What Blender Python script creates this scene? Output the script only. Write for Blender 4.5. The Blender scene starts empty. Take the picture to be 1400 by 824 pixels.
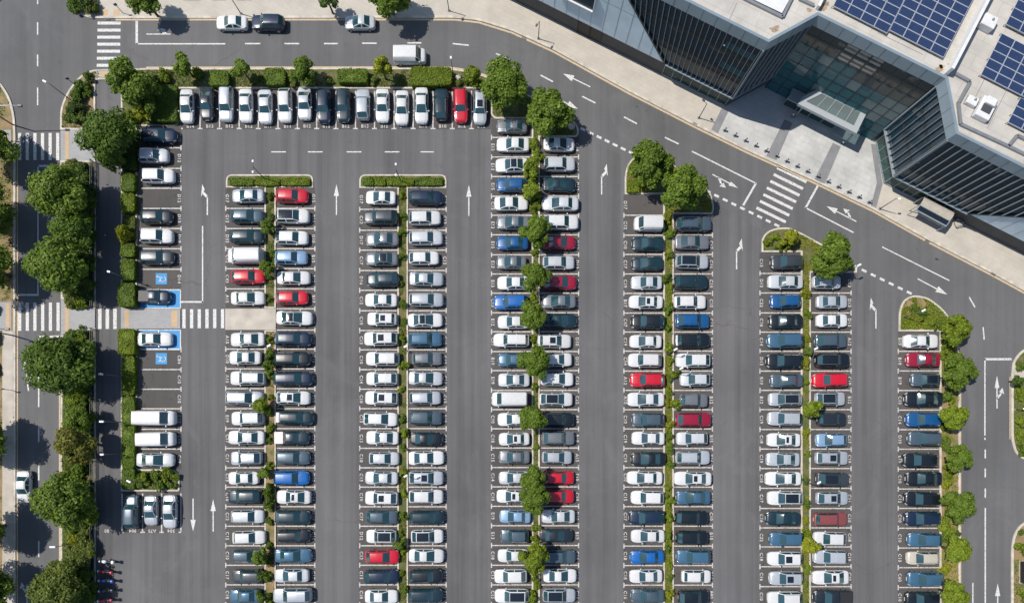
import bpy, bmesh, math, random
import numpy as np
from mathutils import Vector, Matrix, geometry

random.seed(7)
PI = math.pi
sc = bpy.context.scene
COL = sc.collection
# ------------------------------------------------------------------ frame of reference
# The drone hangs 88 m above the ground; 10 photo pixels are one metre on the ground.
NX, NY, HC = 700.0, 600.0, 88.0
Y0 = -18.8


def G(px, py, z=0.0):
    """world x, y of the photo point (px, py) for something at height z"""
    k = (HC - z) / 880.0
    return ((px - NX) * k, Y0 + (NY - py) * k)


def GV(px, py, z=0.0, zz=None):
    x, y = G(px, py, z)
    return Vector((x, y, z if zz is None else zz))


# ------------------------------------------------------------------ materials
MATS = {}


def new_mat(name):
    m = bpy.data.materials.new(name)
    m.use_nodes = True
    nt = m.node_tree
    b = nt.nodes['Principled BSDF']
    MATS[name] = m
    return m, nt, b


def N(nt, t, **kw):
    n = nt.nodes.new(t)
    for k, v in kw.items():
        if k.startswith('i_'):
            key = k[2:].replace('_', ' ')
            n.inputs[key].default_value = v
        else:
            setattr(n, k, v)
    return n


def ramp(nt, stops):
    r = nt.nodes.new('ShaderNodeValToRGB')
    els = r.color_ramp.elements
    while len(els) < len(stops):
        els.new(0.5)
    for e, (p, c) in zip(els, stops):
        e.position = p
        e.color = (*c, 1) if len(c) == 3 else c
    return r


def coords(nt, scale=(1, 1, 1), rot=(0, 0, 0)):
    g = nt.nodes.new('ShaderNodeNewGeometry')
    mp = nt.nodes.new('ShaderNodeMapping')
    mp.inputs['Scale'].default_value = scale
    mp.inputs['Rotation'].default_value = rot
    nt.links.new(g.outputs['Position'], mp.inputs['Vector'])
    return mp.outputs['Vector']


def mixc(nt, fac, a, b, mode='MIX'):
    m = nt.nodes.new('ShaderNodeMix')
    m.data_type = 'RGBA'
    m.blend_type = mode
    for sock, v in ((m.inputs[0], fac), (m.inputs[6], a), (m.inputs[7], b)):
        if hasattr(v, 'links') or hasattr(v, 'is_linked'):
            nt.links.new(v, sock)
        elif isinstance(v, (int, float)):
            sock.default_value = v
        else:
            sock.default_value = (*v, 1)
    return m.outputs[2]


def flat(name, col, rough=0.5, metal=0.0, noise=0.0, nscale=3.0, coat=0.0, spec=0.5):
    m, nt, b = new_mat(name)
    b.inputs['Roughness'].default_value = rough
    b.inputs['Metallic'].default_value = metal
    b.inputs['Coat Weight'].default_value = coat
    b.inputs['Specular IOR Level'].default_value = spec
    if noise > 0:
        t = N(nt, 'ShaderNodeTexNoise', i_Scale=nscale, i_Detail=5.0)
        nt.links.new(coords(nt), t.inputs['Vector'])
        r = ramp(nt, [(0.3, tuple(c * (1 - noise) for c in col)), (0.7, tuple(min(1, c * (1 + noise)) for c in col))])
        nt.links.new(t.outputs['Fac'], r.inputs['Fac'])
        nt.links.new(r.outputs['Color'], b.inputs['Base Color'])
    else:
        b.inputs['Base Color'].default_value = (*col, 1)
    return m


def asphalt(name, col, warm=(1, 1, 1), streak=0.12, sdir='y', oily=False):
    m, nt, b = new_mat(name)
    b.inputs['Roughness'].default_value = 0.85
    b.inputs['Specular IOR Level'].default_value = 0.25
    big = N(nt, 'ShaderNodeTexNoise', i_Scale=0.055, i_Detail=6.0, i_Roughness=0.62)
    nt.links.new(coords(nt), big.inputs['Vector'])
    st = N(nt, 'ShaderNodeTexNoise', i_Scale=1.0, i_Detail=4.0, i_Roughness=0.6)
    nt.links.new(coords(nt, (0.75, 0.012, 1) if sdir == 'y' else (0.02, 0.5, 1)), st.inputs['Vector'])
    fine = N(nt, 'ShaderNodeTexNoise', i_Scale=9.0, i_Detail=5.0, i_Roughness=0.75)
    nt.links.new(coords(nt), fine.inputs['Vector'])
    c1 = ramp(nt, [(0.30, tuple(c * 0.80 for c in col)), (0.5, col), (0.74, tuple(c * w * 1.16 for c, w in zip(col, warm)))])
    nt.links.new(big.outputs['Fac'], c1.inputs['Fac'])
    sr = ramp(nt, [(0.36, (1 - streak,) * 3), (0.5, (1, 1, 1)), (0.68, (1 + streak,) * 3)])
    nt.links.new(st.outputs['Fac'], sr.inputs['Fac'])
    c2 = mixc(nt, 1.0, c1.outputs['Color'], sr.outputs['Color'], 'MULTIPLY')
    fr = ramp(nt, [(0.25, (0.82,) * 3), (0.75, (1.18,) * 3)])
    nt.links.new(fine.outputs['Fac'], fr.inputs['Fac'])
    c3 = mixc(nt, 1.0, c2, fr.outputs['Color'], 'MULTIPLY')
    # patches of oil and old repairs
    vo = N(nt, 'ShaderNodeTexNoise', i_Scale=0.45, i_Detail=2.0, i_Roughness=0.5)
    nt.links.new(coords(nt, (1, 1, 1), (0, 0, 0.6)), vo.inputs['Vector'])
    vr = ramp(nt, [(0.70, (0, 0, 0)), (0.80, (0.35,) * 3)])
    nt.links.new(vo.outputs['Fac'], vr.inputs['Fac'])
    c4 = mixc(nt, vr.outputs['Color'], c3, tuple(c * 0.62 for c in col))
    # thin wandering cracks, only in places
    wob = N(nt, 'ShaderNodeTexNoise', i_Scale=0.9, i_Detail=4.0)
    nt.links.new(coords(nt), wob.inputs['Vector'])
    addv = N(nt, 'ShaderNodeVectorMath', operation='MULTIPLY_ADD')
    nt.links.new(wob.outputs['Color'], addv.inputs[0])
    addv.inputs[1].default_value = (1.6, 1.6, 0)
    nt.links.new(coords(nt), addv.inputs[2])
    vor = N(nt, 'ShaderNodeTexVoronoi', feature='DISTANCE_TO_EDGE', i_Scale=0.11)
    nt.links.new(addv.outputs[0], vor.inputs['Vector'])
    cr = ramp(nt, [(0.0, (1, 1, 1)), (0.006, (0, 0, 0))])
    nt.links.new(vor.outputs['Distance'], cr.inputs['Fac'])
    msk = ramp(nt, [(0.50, (0, 0, 0)), (0.62, (0.45,) * 3)])
    nt.links.new(big.outputs['Fac'], msk.inputs['Fac'])
    cm = mixc(nt, 1.0, cr.outputs['Color'], msk.outputs['Color'], 'MULTIPLY')
    c4 = mixc(nt, cm, c4, tuple(c * 0.45 for c in col))
    # paler scuffed sweeps
    sw = N(nt, 'ShaderNodeTexNoise', i_Scale=0.16, i_Detail=8.0, i_Roughness=0.7, i_Distortion=1.2)
    nt.links.new(coords(nt, (1, .6, 1), (0, 0, .4)), sw.inputs['Vector'])
    swr = ramp(nt, [(0.55, (0, 0, 0)), (0.80, (0.5,) * 3)])
    nt.links.new(sw.outputs['Fac'], swr.inputs['Fac'])
    c4 = mixc(nt, swr.outputs['Color'], c4, tuple(min(1, c * 1.45) for c in col))
    if oily:
        ol = N(nt, 'ShaderNodeTexNoise', i_Scale=0.95, i_Detail=3.0, i_Roughness=0.55)
        nt.links.new(coords(nt), ol.inputs['Vector'])
        olr = ramp(nt, [(0.60, (0, 0, 0)), (0.72, (0.6,) * 3)])
        nt.links.new(ol.outputs['Fac'], olr.inputs['Fac'])
        c4 = mixc(nt, olr.outputs['Color'], c4, tuple(c * 0.5 for c in col))
    nt.links.new(c4, b.inputs['Base Color'])
    bp = N(nt, 'ShaderNodeBump', i_Strength=0.25, i_Distance=0.02)
    nt.links.new(fine.outputs['Fac'], bp.inputs['Height'])
    nt.links.new(bp.outputs['Normal'], b.inputs['Normal'])
    return m


def paint(name, col, wear=(0.30, 0.42), under=(0.12, 0.118, 0.118)):
    m, nt, b = new_mat(name)
    b.inputs['Roughness'].default_value = 0.7
    t = N(nt, 'ShaderNodeTexNoise', i_Scale=5.0, i_Detail=8.0, i_Roughness=0.72)
    nt.links.new(coords(nt), t.inputs['Vector'])
    r = ramp(nt, [(wear[0], (0, 0, 0)), (wear[1], (1, 1, 1))])
    nt.links.new(t.outputs['Fac'], r.inputs['Fac'])
    c = mixc(nt, r.outputs['Color'], under, col)
    nt.links.new(c, b.inputs['Base Color'])
    return m


def pavers(name, c1, c2, mortar, size=0.6, rot=0.0, blotch=0.12):
    m, nt, b = new_mat(name)
    b.inputs['Roughness'].default_value = 0.85
    br = N(nt, 'ShaderNodeTexBrick', i_Scale=1.0 / size)
    br.inputs['Color1'].default_value = (*c1, 1)
    br.inputs['Color2'].default_value = (*c2, 1)
    br.inputs['Mortar'].default_value = (*mortar, 1)
    br.inputs['Mortar Size'].default_value = 0.02
    br.inputs['Brick Width'].default_value = 1.0
    br.inputs['Row Height'].default_value = 0.5
    nt.links.new(coords(nt, (1, 1, 1), (0, 0, rot)), br.inputs['Vector'])
    t = N(nt, 'ShaderNodeTexNoise', i_Scale=0.3, i_Detail=7.0, i_Roughness=0.65)
    nt.links.new(coords(nt), t.inputs['Vector'])
    r = ramp(nt, [(0.3, (1 - blotch,) * 3), (0.7, (1 + blotch * 0.6,) * 3)])
    nt.links.new(t.outputs['Fac'], r.inputs['Fac'])
    c = mixc(nt, 1.0, br.outputs['Color'], r.outputs['Color'], 'MULTIPLY')
    nt.links.new(c, b.inputs['Base Color'])
    return m


def soil(name, c_soil, c_green, lo, hi, scale=0.5):
    m, nt, b = new_mat(name)
    b.inputs['Roughness'].default_value = 0.95
    t = N(nt, 'ShaderNodeTexNoise', i_Scale=scale, i_Detail=6.0, i_Roughness=0.65)
    nt.links.new(coords(nt), t.inputs['Vector'])
    f = N(nt, 'ShaderNodeTexNoise', i_Scale=8.0, i_Detail=4.0)
    nt.links.new(coords(nt), f.inputs['Vector'])
    r = ramp(nt, [(lo, c_soil), (hi, c_green)])
    nt.links.new(t.outputs['Fac'], r.inputs['Fac'])
    fr = ramp(nt, [(0.3, (0.65,) * 3), (0.7, (1.25,) * 3)])
    nt.links.new(f.outputs['Fac'], fr.inputs['Fac'])
    nt.links.new(mixc(nt, 1.0, r.outputs['Color'], fr.outputs['Color'], 'MULTIPLY'), b.inputs['Base Color'])
    return m


asphalt('asphalt_road', (0.112, 0.112, 0.115), (1.03, 1.0, 0.98), 0.09, 'y')
asphalt('asphalt_lot', (0.110, 0.109, 0.112), (1.03, 1.0, 0.98), 0.18, 'y')
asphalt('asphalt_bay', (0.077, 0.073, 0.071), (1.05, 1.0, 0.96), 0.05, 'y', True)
paint('paint_white', (0.58, 0.575, 0.56), (0.34, 0.50))
paint('paint_bay', (0.54, 0.51, 0.485), (0.36, 0.52))
paint('paint_yellow', (0.52, 0.39, 0.23), (0.38, 0.56), (0.30, 0.27, 0.23))
paint('paint_blue', (0.035, 0.235, 0.50), (0.24, 0.36))
flat('kerb_concrete', (0.47, 0.43, 0.37), 0.9, 0, 0.22, 1.2)
flat('concrete', (0.42, 0.38, 0.33), 0.9, 0, 0.16, 0.6)
pavers('pavement_beige', (0.45, 0.415, 0.36), (0.435, 0.40, 0.345), (0.40, 0.37, 0.32), 1.2, math.radians(27), 0.16)
pavers('pavement_grey', (0.33, 0.33, 0.335), (0.30, 0.30, 0.305), (0.22, 0.22, 0.22), 0.5, 0.0)
pavers('plaza_stone', (0.45, 0.45, 0.435), (0.41, 0.415, 0.405), (0.37, 0.37, 0.36), 1.5, math.radians(27), 0.22)
flat('plaza_band', (0.19, 0.19, 0.20), 0.85, 0, 0.12, 0.8)
pavers('tactile', (0.52, 0.36, 0.20), (0.46, 0.33, 0.20), (0.35, 0.26, 0.17), 0.35)
soil('soil_dry', (0.25, 0.17, 0.085), (0.075, 0.105, 0.022), 0.42, 0.58, 0.35)
soil('soil_green', (0.16, 0.13, 0.055), (0.075, 0.098, 0.026), 0.36, 0.56, 0.8)
soil('soil_brown', (0.27, 0.19, 0.10), (0.11, 0.12, 0.035), 0.46, 0.66, 0.5)
soil('ground_mix', (0.20, 0.16, 0.09), (0.09, 0.11, 0.03), 0.4, 0.6, 0.05)

# leaves: tint comes from the object's own colour, each leaf differs a little
m, nt, b = new_mat('leaf')
oi = N(nt, 'ShaderNodeObjectInfo')
ge = N(nt, 'ShaderNodeNewGeometry')
rr = ramp(nt, [(0.0, (0.55, 0.60, 0.55)), (0.5, (1, 1, 1)), (1.0, (1.5, 1.38, 1.1))])
nt.links.new(ge.outputs['Random Per Island'], rr.inputs['Fac'])
lc = mixc(nt, 1.0, oi.outputs['Color'], rr.outputs['Color'], 'MULTIPLY')
nt.links.new(lc, b.inputs['Base Color'])
b.inputs['Roughness'].default_value = 0.55
b.inputs['Specular IOR Level'].default_value = 0.25
tr = N(nt, 'ShaderNodeBsdfTranslucent')
nt.links.new(lc, tr.inputs['Color'])
mx = N(nt, 'ShaderNodeMixShader')
mx.inputs[0].default_value = 0.36
nt.links.new(b.outputs[0], mx.inputs[1])
nt.links.new(tr.outputs[0], mx.inputs[2])
nt.links.new(mx.outputs[0], nt.nodes['Material Output'].inputs['Surface'])
flat('bark', (0.10, 0.075, 0.05), 0.9, 0, 0.3, 6)

# car paint: colour of the object, alpha below one makes it metallic
m, nt, b = new_mat('car_paint')
oi = N(nt, 'ShaderNodeObjectInfo')
t = N(nt, 'ShaderNodeTexNoise', i_Scale=3.0, i_Detail=5.0)
nt.links.new(coords(nt), t.inputs['Vector'])
r = ramp(nt, [(0.3, (0.93,) * 3), (0.7, (1.03,) * 3)])
nt.links.new(t.outputs['Fac'], r.inputs['Fac'])
nt.links.new(mixc(nt, 1.0, oi.outputs['Color'], r.outputs['Color'], 'MULTIPLY'), b.inputs['Base Color'])
mt = N(nt, 'ShaderNodeMath', operation='SUBTRACT')
mt.inputs[0].default_value = 1.0
nt.links.new(oi.outputs['Alpha'], mt.inputs[1])
nt.links.new(mt.outputs[0], b.inputs['Metallic'])
b.inputs['Roughness'].default_value = 0.34
b.inputs['Coat Weight'].default_value = 0.7
b.inputs['Coat Roughness'].default_value = 0.06
m, nt, b = new_mat('car_glass')
b.inputs['Base Color'].default_value = (0.018, 0.055, 0.066, 1)
b.inputs['Roughness'].default_value = 0.08
b.inputs['Coat Weight'].default_value = 0.6
b.inputs['Coat Roughness'].default_value = 0.02
b.inputs['Specular IOR Level'].default_value = 0.8
flat('roof_glass', (0.010, 0.016, 0.024), 0.12, 0, 0, 1, 0.4)
flat('black_plastic', (0.018, 0.018, 0.02), 0.55)
flat('tyre', (0.02, 0.02, 0.02), 0.85)
flat('rim', (0.45, 0.46, 0.48), 0.35, 0.8)
flat('headlamp', (0.72, 0.76, 0.80), 0.12, 0.2, 0, 1, 0.8)
flat('tail_lamp', (0.33, 0.012, 0.015), 0.2, 0, 0, 1, 0.6)
flat('chrome', (0.6, 0.62, 0.65), 0.25, 0.9)
flat('bed_white', (0.72, 0.66, 0.60), 0.8, 0, 0.15, 4)
flat('plate_white', (0.7, 0.7, 0.68), 0.5)

flat('lamp_metal', (0.09, 0.095, 0.105), 0.5, 0.4)
flat('lamp_white', (0.72, 0.73, 0.74), 0.4)
flat('fence_metal', (0.010, 0.014, 0.02), 0.6, 0.0, 0, 1, 0.2)
flat('white_paint', (0.60, 0.60, 0.60), 0.6, 0, 0.06, 2)
pavers('roof_membrane', (0.465, 0.445, 0.41), (0.44, 0.415, 0.375), (0.36, 0.33, 0.29), 3.4, math.radians(27), 0.2)
MATS['roof_membrane'].node_tree.nodes['Brick Texture'].inputs['Mortar Size'].default_value = .008
flat('roof_cream', (0.58, 0.52, 0.44), 0.85, 0, 0.12, 0.5)
flat('fascia_metal', (0.225, 0.285, 0.33), 0.42, 0.25, 0.06, 0.6)
flat('panel_metal', (0.58, 0.68, 0.74), 0.5, 0.0, 0.08, 0.5)
flat('dark_cladding', (0.055, 0.058, 0.065), 0.6, 0.1, 0.15, 0.7)
flat('fin_metal', (0.25, 0.295, 0.325), 0.45, 0.2)
flat('stain', (0.30, 0.22, 0.15), 0.9, 0, 0.4, 3)
flat('canopy_metal', (0.34, 0.365, 0.38), 0.5)
flat('blind_pale', (0.30, 0.285, 0.255), 0.7, 0, 0.15, 1.5)
flat('mullion_dark', (0.03, 0.04, 0.047), 0.45, 0.4)
flat('slab', (0.33, 0.33, 0.32), 0.8, 0, 0.1, 0.6)
flat('interior_wall', (0.20, 0.25, 0.27), 0.8, 0, 0.15, 0.5)
flat('blind', (0.20, 0.165, 0.13), 0.8, 0, 0.2, 1.2)
flat('solar_cell', (0.012, 0.028, 0.10), 0.22, 0.0, 0.0, 1, 0.5)
flat('solar_frame', (0.62, 0.64, 0.67), 0.4, 0.4)
flat('grey_metal', (0.24, 0.25, 0.265), 0.5, 0.4, 0.1, 2)
flat('tan_roof', (0.36, 0.33, 0.285), 0.7, 0, 0.12, 2)


def glass_mat(name, tint, through, rough=0.03, pass_=(0.45, 0.66, 0.68)):
    m, nt, b = new_mat(name)
    b.inputs['Base Color'].default_value = (*tint, 1)
    b.inputs['Roughness'].default_value = rough
    b.inputs['Specular IOR Level'].default_value = 0.45
    tr = N(nt, 'ShaderNodeBsdfTransparent')
    tr.inputs['Color'].default_value = (*pass_, 1)
    mx = N(nt, 'ShaderNodeMixShader')
    mx.inputs[0].default_value = through
    nt.links.new(b.outputs[0], mx.inputs[1])
    nt.links.new(tr.outputs[0], mx.inputs[2])
    nt.links.new(mx.outputs[0], nt.nodes['Material Output'].inputs['Surface'])
    return m


glass_mat('glass_atrium', (0.045, 0.150, 0.175), 0.34, .03, (.36, .66, .72))
glass_mat('glass_dark', (0.016, 0.040, 0.060), 0.15, .06, (.20, .38, .50))
glass_mat('glass_teal', (0.035, 0.120, 0.150), 0.15, .03, (.25, .5, .55))
glass_mat('glass_reflection', (0.075, 0.085, 0.083), 0.25, .04, (.4, .5, .5))  # grey reflection of the upper panes, put into the glass colour
glass_mat('glass_mist', (0.14, 0.20, 0.205), 0.2, .05, (.4, .55, .55))
glass_mat('glass_ground', (0.05, 0.085, 0.075), 0.45)
glass_mat('glass_canopy', (0.19, 0.235, 0.235), 0.42)
m, nt, b = new_mat('lit_lamp')
b.inputs['Emission Color'].default_value = (1, 0.85, 0.6, 1)
b.inputs['Emission Strength'].default_value = 9.0


# ------------------------------------------------------------------ mesh builder
class MB:
    def __init__(s):
        s.v, s.f, s.m = [], [], []

    def add(s, vs, fs, mi=0):
        o = len(s.v)
        s.v += [tuple(p) for p in vs]
        s.f += [tuple(i + o for i in f) for f in fs]
        s.m += [mi] * len(fs)

    def quad(s, a, b, c, d, mi=0):
        s.add([a, b, c, d], [(0, 1, 2, 3)], mi)

    def box(s, c, sx, sy, sz, rz=0.0, mi=0):
        """c = centre of the base"""
        ca, sa = math.cos(rz), math.sin(rz)
        vs = []
        for z in (0, sz):
            for x, y in ((-1, -1), (1, -1), (1, 1), (-1, 1)):
                dx, dy = x * sx / 2, y * sy / 2
                vs.append((c[0] + dx * ca - dy * sa, c[1] + dx * sa + dy * ca, c[2] + z))
        s.add(vs, [(3, 2, 1, 0), (4, 5, 6, 7), (0, 1, 5, 4), (1, 2, 6, 5), (2, 3, 7, 6), (3, 0, 4, 7)], mi)

    def rbox(s, c, sx, sy, sz, bev, rz=0.0, mi=0):
        """box with chamfered top and corners"""
        ca, sa = math.cos(rz), math.sin(rz)

        def ring(hx, hy, b, z):
            pts = [(-hx + b, -hy), (hx - b, -hy), (hx, -hy + b), (hx, hy - b), (hx - b, hy), (-hx + b, hy), (-hx, hy - b), (-hx, -hy + b)]
            return [(c[0] + x * ca - y * sa, c[1] + x * sa + y * ca, c[2] + z) for x, y in pts]
        rs = [ring(sx / 2, sy / 2, bev, 0), ring(sx / 2, sy / 2, bev, sz - bev), ring(sx / 2 - bev, sy / 2 - bev, bev * 0.6, sz)]
        fs = []
        for k in range(2):
            for i in range(8):
                j = (i + 1) % 8
                fs.append((k * 8 + i, k * 8 + j, (k + 1) * 8 + j, (k + 1) * 8 + i))
        fs += [tuple(range(16, 24)), tuple(range(7, -1, -1))]
        s.add(rs[0] + rs[1] + rs[2], fs, mi)

    def bar(s, a, b, w, h, mi=0, up=(0, 0, 1)):
        a, b = Vector(a), Vector(b)
        d = (b - a).normalized()
        u = Vector(up)
        side = d.cross(u)
        if side.length < 1e-4:
            side = d.cross(Vector((1, 0, 0)))
        side.normalize()
        u = side.cross(d)
        vs = []
        for p in (a, b):
            for x, y in ((-1, -1), (1, -1), (1, 1), (-1, 1)):
                vs.append(p + side * (x * w / 2) + u * (y * h / 2))
        s.add(vs, [(0, 1, 2, 3), (7, 6, 5, 4), (0, 4, 5, 1), (1, 5, 6, 2), (2, 6, 7, 3), (3, 7, 4, 0)], mi)

    def tube(s, pts, rads, n=8, mi=0, cap=True):
        pts = [Vector(p) for p in pts]
        rings = []
        for i, p in enumerate(pts):
            d = (pts[min(i + 1, len(pts) - 1)] - pts[max(i - 1, 0)]).normalized()
            a = d.cross(Vector((0.31, 0.95, 0.05)))
            a.normalize()
            bb = d.cross(a)
            rings.append([p + (a * math.cos(2 * PI * k / n) + bb * math.sin(2 * PI * k / n)) * rads[i] for k in range(n)])
        vs = [q for r in rings for q in r]
        fs = []
        for i in range(len(pts) - 1):
            for k in range(n):
                l = (k + 1) % n
                fs.append((i * n + k, i * n + l, (i + 1) * n + l, (i + 1) * n + k))
        if cap:
            fs.append(tuple(range(n - 1, -1, -1)))
            fs.append(tuple((len(pts) - 1) * n + k for k in range(n)))
        s.add(vs, fs, mi)

    def poly(s, pts, z, mi=0):
        """flat polygon (any shape) facing up"""
        tr = geometry.tessellate_polygon([[Vector((p[0], p[1], 0)) for p in pts]])
        vs = [(p[0], p[1], z) for p in pts]
        fs = []
        for t in tr:
            a, b_, c = (Vector((pts[i][0], pts[i][1])) for i in t)
            fs.append(tuple(t) if (b_ - a).cross(c - a) > 0 else tuple(reversed(t)))
        s.add(vs, fs, mi)

    def walls(s, pts, z0, z1, mi=0, flip=False):
        n = len(pts)
        for i in range(n):
            a, b_ = pts[i], pts[(i + 1) % n]
            q = [(a[0], a[1], z0), (b_[0], b_[1], z0), (b_[0], b_[1], z1), (a[0], a[1], z1)]
            if flip:
                q.reverse()
            s.quad(*q, mi)

    def prism(s, pts, z0, z1, mi=0):
        s.poly(pts, z1, mi)
        if area(pts) < 0:
            pts = list(reversed(pts))
        s.walls(pts, z0, z1, mi)

    def line(s, a, b, w, z, mi=0):
        """flat stripe between two ground points"""
        d = Vector((b[0] - a[0], b[1] - a[1]))
        d.normalize()
        n = Vector((-d.y, d.x)) * (w / 2)
        s.quad((a[0] - n.x, a[1] - n.y, z), (b[0] - n.x, b[1] - n.y, z), (b[0] + n.x, b[1] + n.y, z), (a[0] + n.x, a[1] + n.y, z), mi)

    def mesh(s, name, mats, smooth=False, off=(0, 0, 0)):
        me = bpy.data.meshes.new(name)
        me.from_pydata([(p[0] - off[0], p[1] - off[1], p[2] - off[2]) for p in s.v], [], s.f)
        for k in mats:
            me.materials.append(MATS[k] if isinstance(k, str) else k)
        if len(mats) > 1:
            me.polygons.foreach_set('material_index', s.m)
        if smooth:
            me.polygons.foreach_set('use_smooth', [True] * len(me.polygons))
        me.update()
        return me

    def build(s, name, mats, parent=None, smooth=False, off=None):
        if isinstance(mats, str):
            mats = [mats]
        if off is None:
            off = parent.location if parent is not None else (0, 0, 0)
        o = bpy.data.objects.new(name, s.mesh(name, mats, smooth, off))
        COL.objects.link(o)
        if parent is not None:
            o.parent = parent
        return o


def area(p):
    return 0.5 * sum(p[i][0] * p[(i + 1) % len(p)][1] - p[(i + 1) % len(p)][0] * p[i][1] for i in range(len(p)))


def ccw(p):
    return p if area(p) > 0 else list(reversed(p))


def inset(pts, d):
    """shrink a counter-clockwise polygon by d"""
    n = len(pts)
    out = []
    for i in range(n):
        p0, p1, p2 = Vector(pts[i - 1]), Vector(pts[i]), Vector(pts[(i + 1) % n])
        e1, e2 = (p1 - p0).normalized(), (p2 - p1).normalized()
        n1, n2 = Vector((-e1.y, e1.x)), Vector((-e2.y, e2.x))
        bis = n1 + n2
        if bis.length < 1e-6:
            bis = n1
        k = d / max(0.45, bis.normalized().dot(n1))
        q = p1 + bis.normalized() * k
        out.append((q.x, q.y))
    return out


def rounded(pts, rad, n=5):
    """pts: (x, y) or (x, y, r) in photo pixels -> rounded list in pixels"""
    out = []
    m = len(pts)
    for i in range(m):
        p1 = Vector(pts[i][:2])
        r = pts[i][2] if len(pts[i]) > 2 else rad
        p0, p2 = Vector(pts[i - 1][:2]), Vector(pts[(i + 1) % m][:2])
        a, b_ = p0 - p1, p2 - p1
        r = min(r, a.length * 0.48, b_.length * 0.48)
        if r < 0.5:
            out.append((p1.x, p1.y))
            continue
        s0, s1 = p1 + a.normalized() * r, p1 + b_.normalized() * r
        for k in range(n + 1):
            t = k / n
            q = s0 * (1 - t) ** 2 + p1 * 2 * t * (1 - t) + s1 * t * t
            out.append((q.x, q.y))
    return out


def gp(pts):
    return [G(p[0], p[1]) for p in pts]


def tag(o, label=None, cat=None, group=None, kind=None):
    if label:
        o['label'] = label
    if cat:
        o['category'] = cat
    if group:
        o['group'] = group
    if kind:
        o['kind'] = kind
    return o


def thing(name, label, cat, loc=(0, 0, 0), rz=0.0, group=None):
    o = bpy.data.objects.new(name, None)
    o.empty_display_size = 0.3
    COL.objects.link(o)
    o.location = loc
    o.rotation_euler = (0, 0, rz)
    tag(o, label, cat, group)
    return o


KIDS = {}


def copy_tree(root, parent=None):
    c = root.copy()
    COL.objects.link(c)
    if parent is not None:
        c.parent = parent
    for ch in KIDS.get(root.name, []):
        copy_tree(ch, c)
    return c


def remember(root):
    """note the children of a prototype once, so copies need no search"""
    KIDS[root.name] = list(root.children)
    for ch in root.children:
        remember(ch)


ORD = ('first second third fourth fifth sixth seventh eighth ninth tenth eleventh twelfth thirteenth fourteenth fifteenth '
       'sixteenth seventeenth eighteenth nineteenth twentieth twenty-first twenty-second twenty-third twenty-fourth '
       'twenty-fifth twenty-sixth').split()
# ------------------------------------------------------------------ ground, roads, lot
Z_LOT, Z_MARK, Z_BAY, Z_TOP = 0.004, 0.009, 0.009, 0.014
b = MB()
b.poly([(-1500, -1500), (1500, -1500), (1500, 1500), (-1500, 1500)], -0.05)
tag(b.build('ground', 'ground_mix'), 'dry green and brown open ground far around the car park', 'ground', kind='structure')
b = MB()
b.poly([(-160, -140), (160, -140), (160, 130), (-160, 130)], 0.0)
tag(b.build('road', 'asphalt_road'), 'smooth grey asphalt road curving around the car park', 'road', kind='structure')
LOT = [(131, 109), (165, 109), (247, 118), (671, 118), (745, 165), (790, 186), (854, 214), (975, 277), (1041, 313), (1170, 371), (1229, 407), (1284, 452), (1284, 1000), (131, 1000)]
b = MB()
b.poly(gp(LOT), Z_LOT)
tag(b.build('parking_lot', 'asphalt_lot'), 'darker worn asphalt of the car park with its aisles', 'car park', kind='structure')


def island(name, px, kerb_w, bed_mat, label, rad=0, kz=0.13, bz=0.10, kmat='kerb_concrete', cat='planting bed', bedname='planting_bed'):
    pts = ccw(gp(rounded(px, rad)))
    inn = inset(pts, kerb_w)
    k = MB()
    n = len(pts)
    for i in range(n):
        j = (i + 1) % n
        k.quad((*pts[i], kz), (*pts[j], kz), (*inn[j], kz), (*inn[i], kz))
    k.walls(pts, -0.02, kz)
    k.walls(inn, bz - 0.05, kz, flip=True)
    ko = k.build('kerb', kmat)
    tag(ko, 'pale concrete kerb around the ' + label, 'kerb', kind='structure')
    f = MB()
    f.poly(inn, bz)
    fo = f.build(bedname, bed_mat)
    tag(fo, label, cat, kind='structure')
    return inn


BED = {}
BED['north'] = island('north', [(153, 96), (200, 94), (610, 93.5), (635, 97, 6), (662, 104, 6), (700, 118, 8), (740, 140, 8), (772, 158, 8), (788, 169, 6), (792, 180, 6), (789, 188, 4), (738, 188), (738, 960), (727, 960), (727, 163), (676, 163, 4), (671, 157, 3), (671, 122), (247, 122), (247, 168, 5), (240, 173, 3), (188, 173), (188, 419), (166, 419), (166, 130), (164, 110), (153, 109)],
                      0.22, 'soil_green', 'hedged verge under the top road with the round-tree median')
BED['strip'] = island('strip', [(166, 450), (188, 450), (188, 641), (238, 641, 7), (246, 649, 5), (246, 671, 3), (166, 671)], 0.22, 'soil_green', 'hedge strip beside the narrow service lane with the white vans')
BED['m1a'] = island('m1a', [(309.5, 257), (309.5, 239, 14), (428.5, 239, 14), (428.5, 257), (377.5, 257), (377.5, 421.5), (362, 421.5), (362, 257)], 0.2, 'soil_green', 'capped head of the scrub median above the walkway slab')
BED['m1b'] = island('m1b', [(362, 451.5), (377.5, 451.5), (377.5, 960), (362, 960)], 0.18, 'soil_brown', 'scrub median bed below the walkway slab')
BED['m2'] = island('m2', [(491.5, 257.5), (491.5, 239, 14), (610.5, 239, 14), (610.5, 257.5), (558, 257.5), (558, 960), (543.5, 960), (543.5, 257.5)], 0.2, 'soil_green', 'low grass median with a hedge-filled kerbed head')
BED['m4'] = island('m4', [(854, 266), (854, 240, 6), (858, 224, 8), (868, 214, 6), (888, 210, 8), (908, 219, 8), (940, 237, 8), (962, 252, 8), (973, 268, 6), (976, 284, 4), (974, 293), (921, 293), (921, 960), (906.5, 960), (906.5, 266)], 0.22, 'soil_green', 'bright-green median headed by two big trees')
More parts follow.
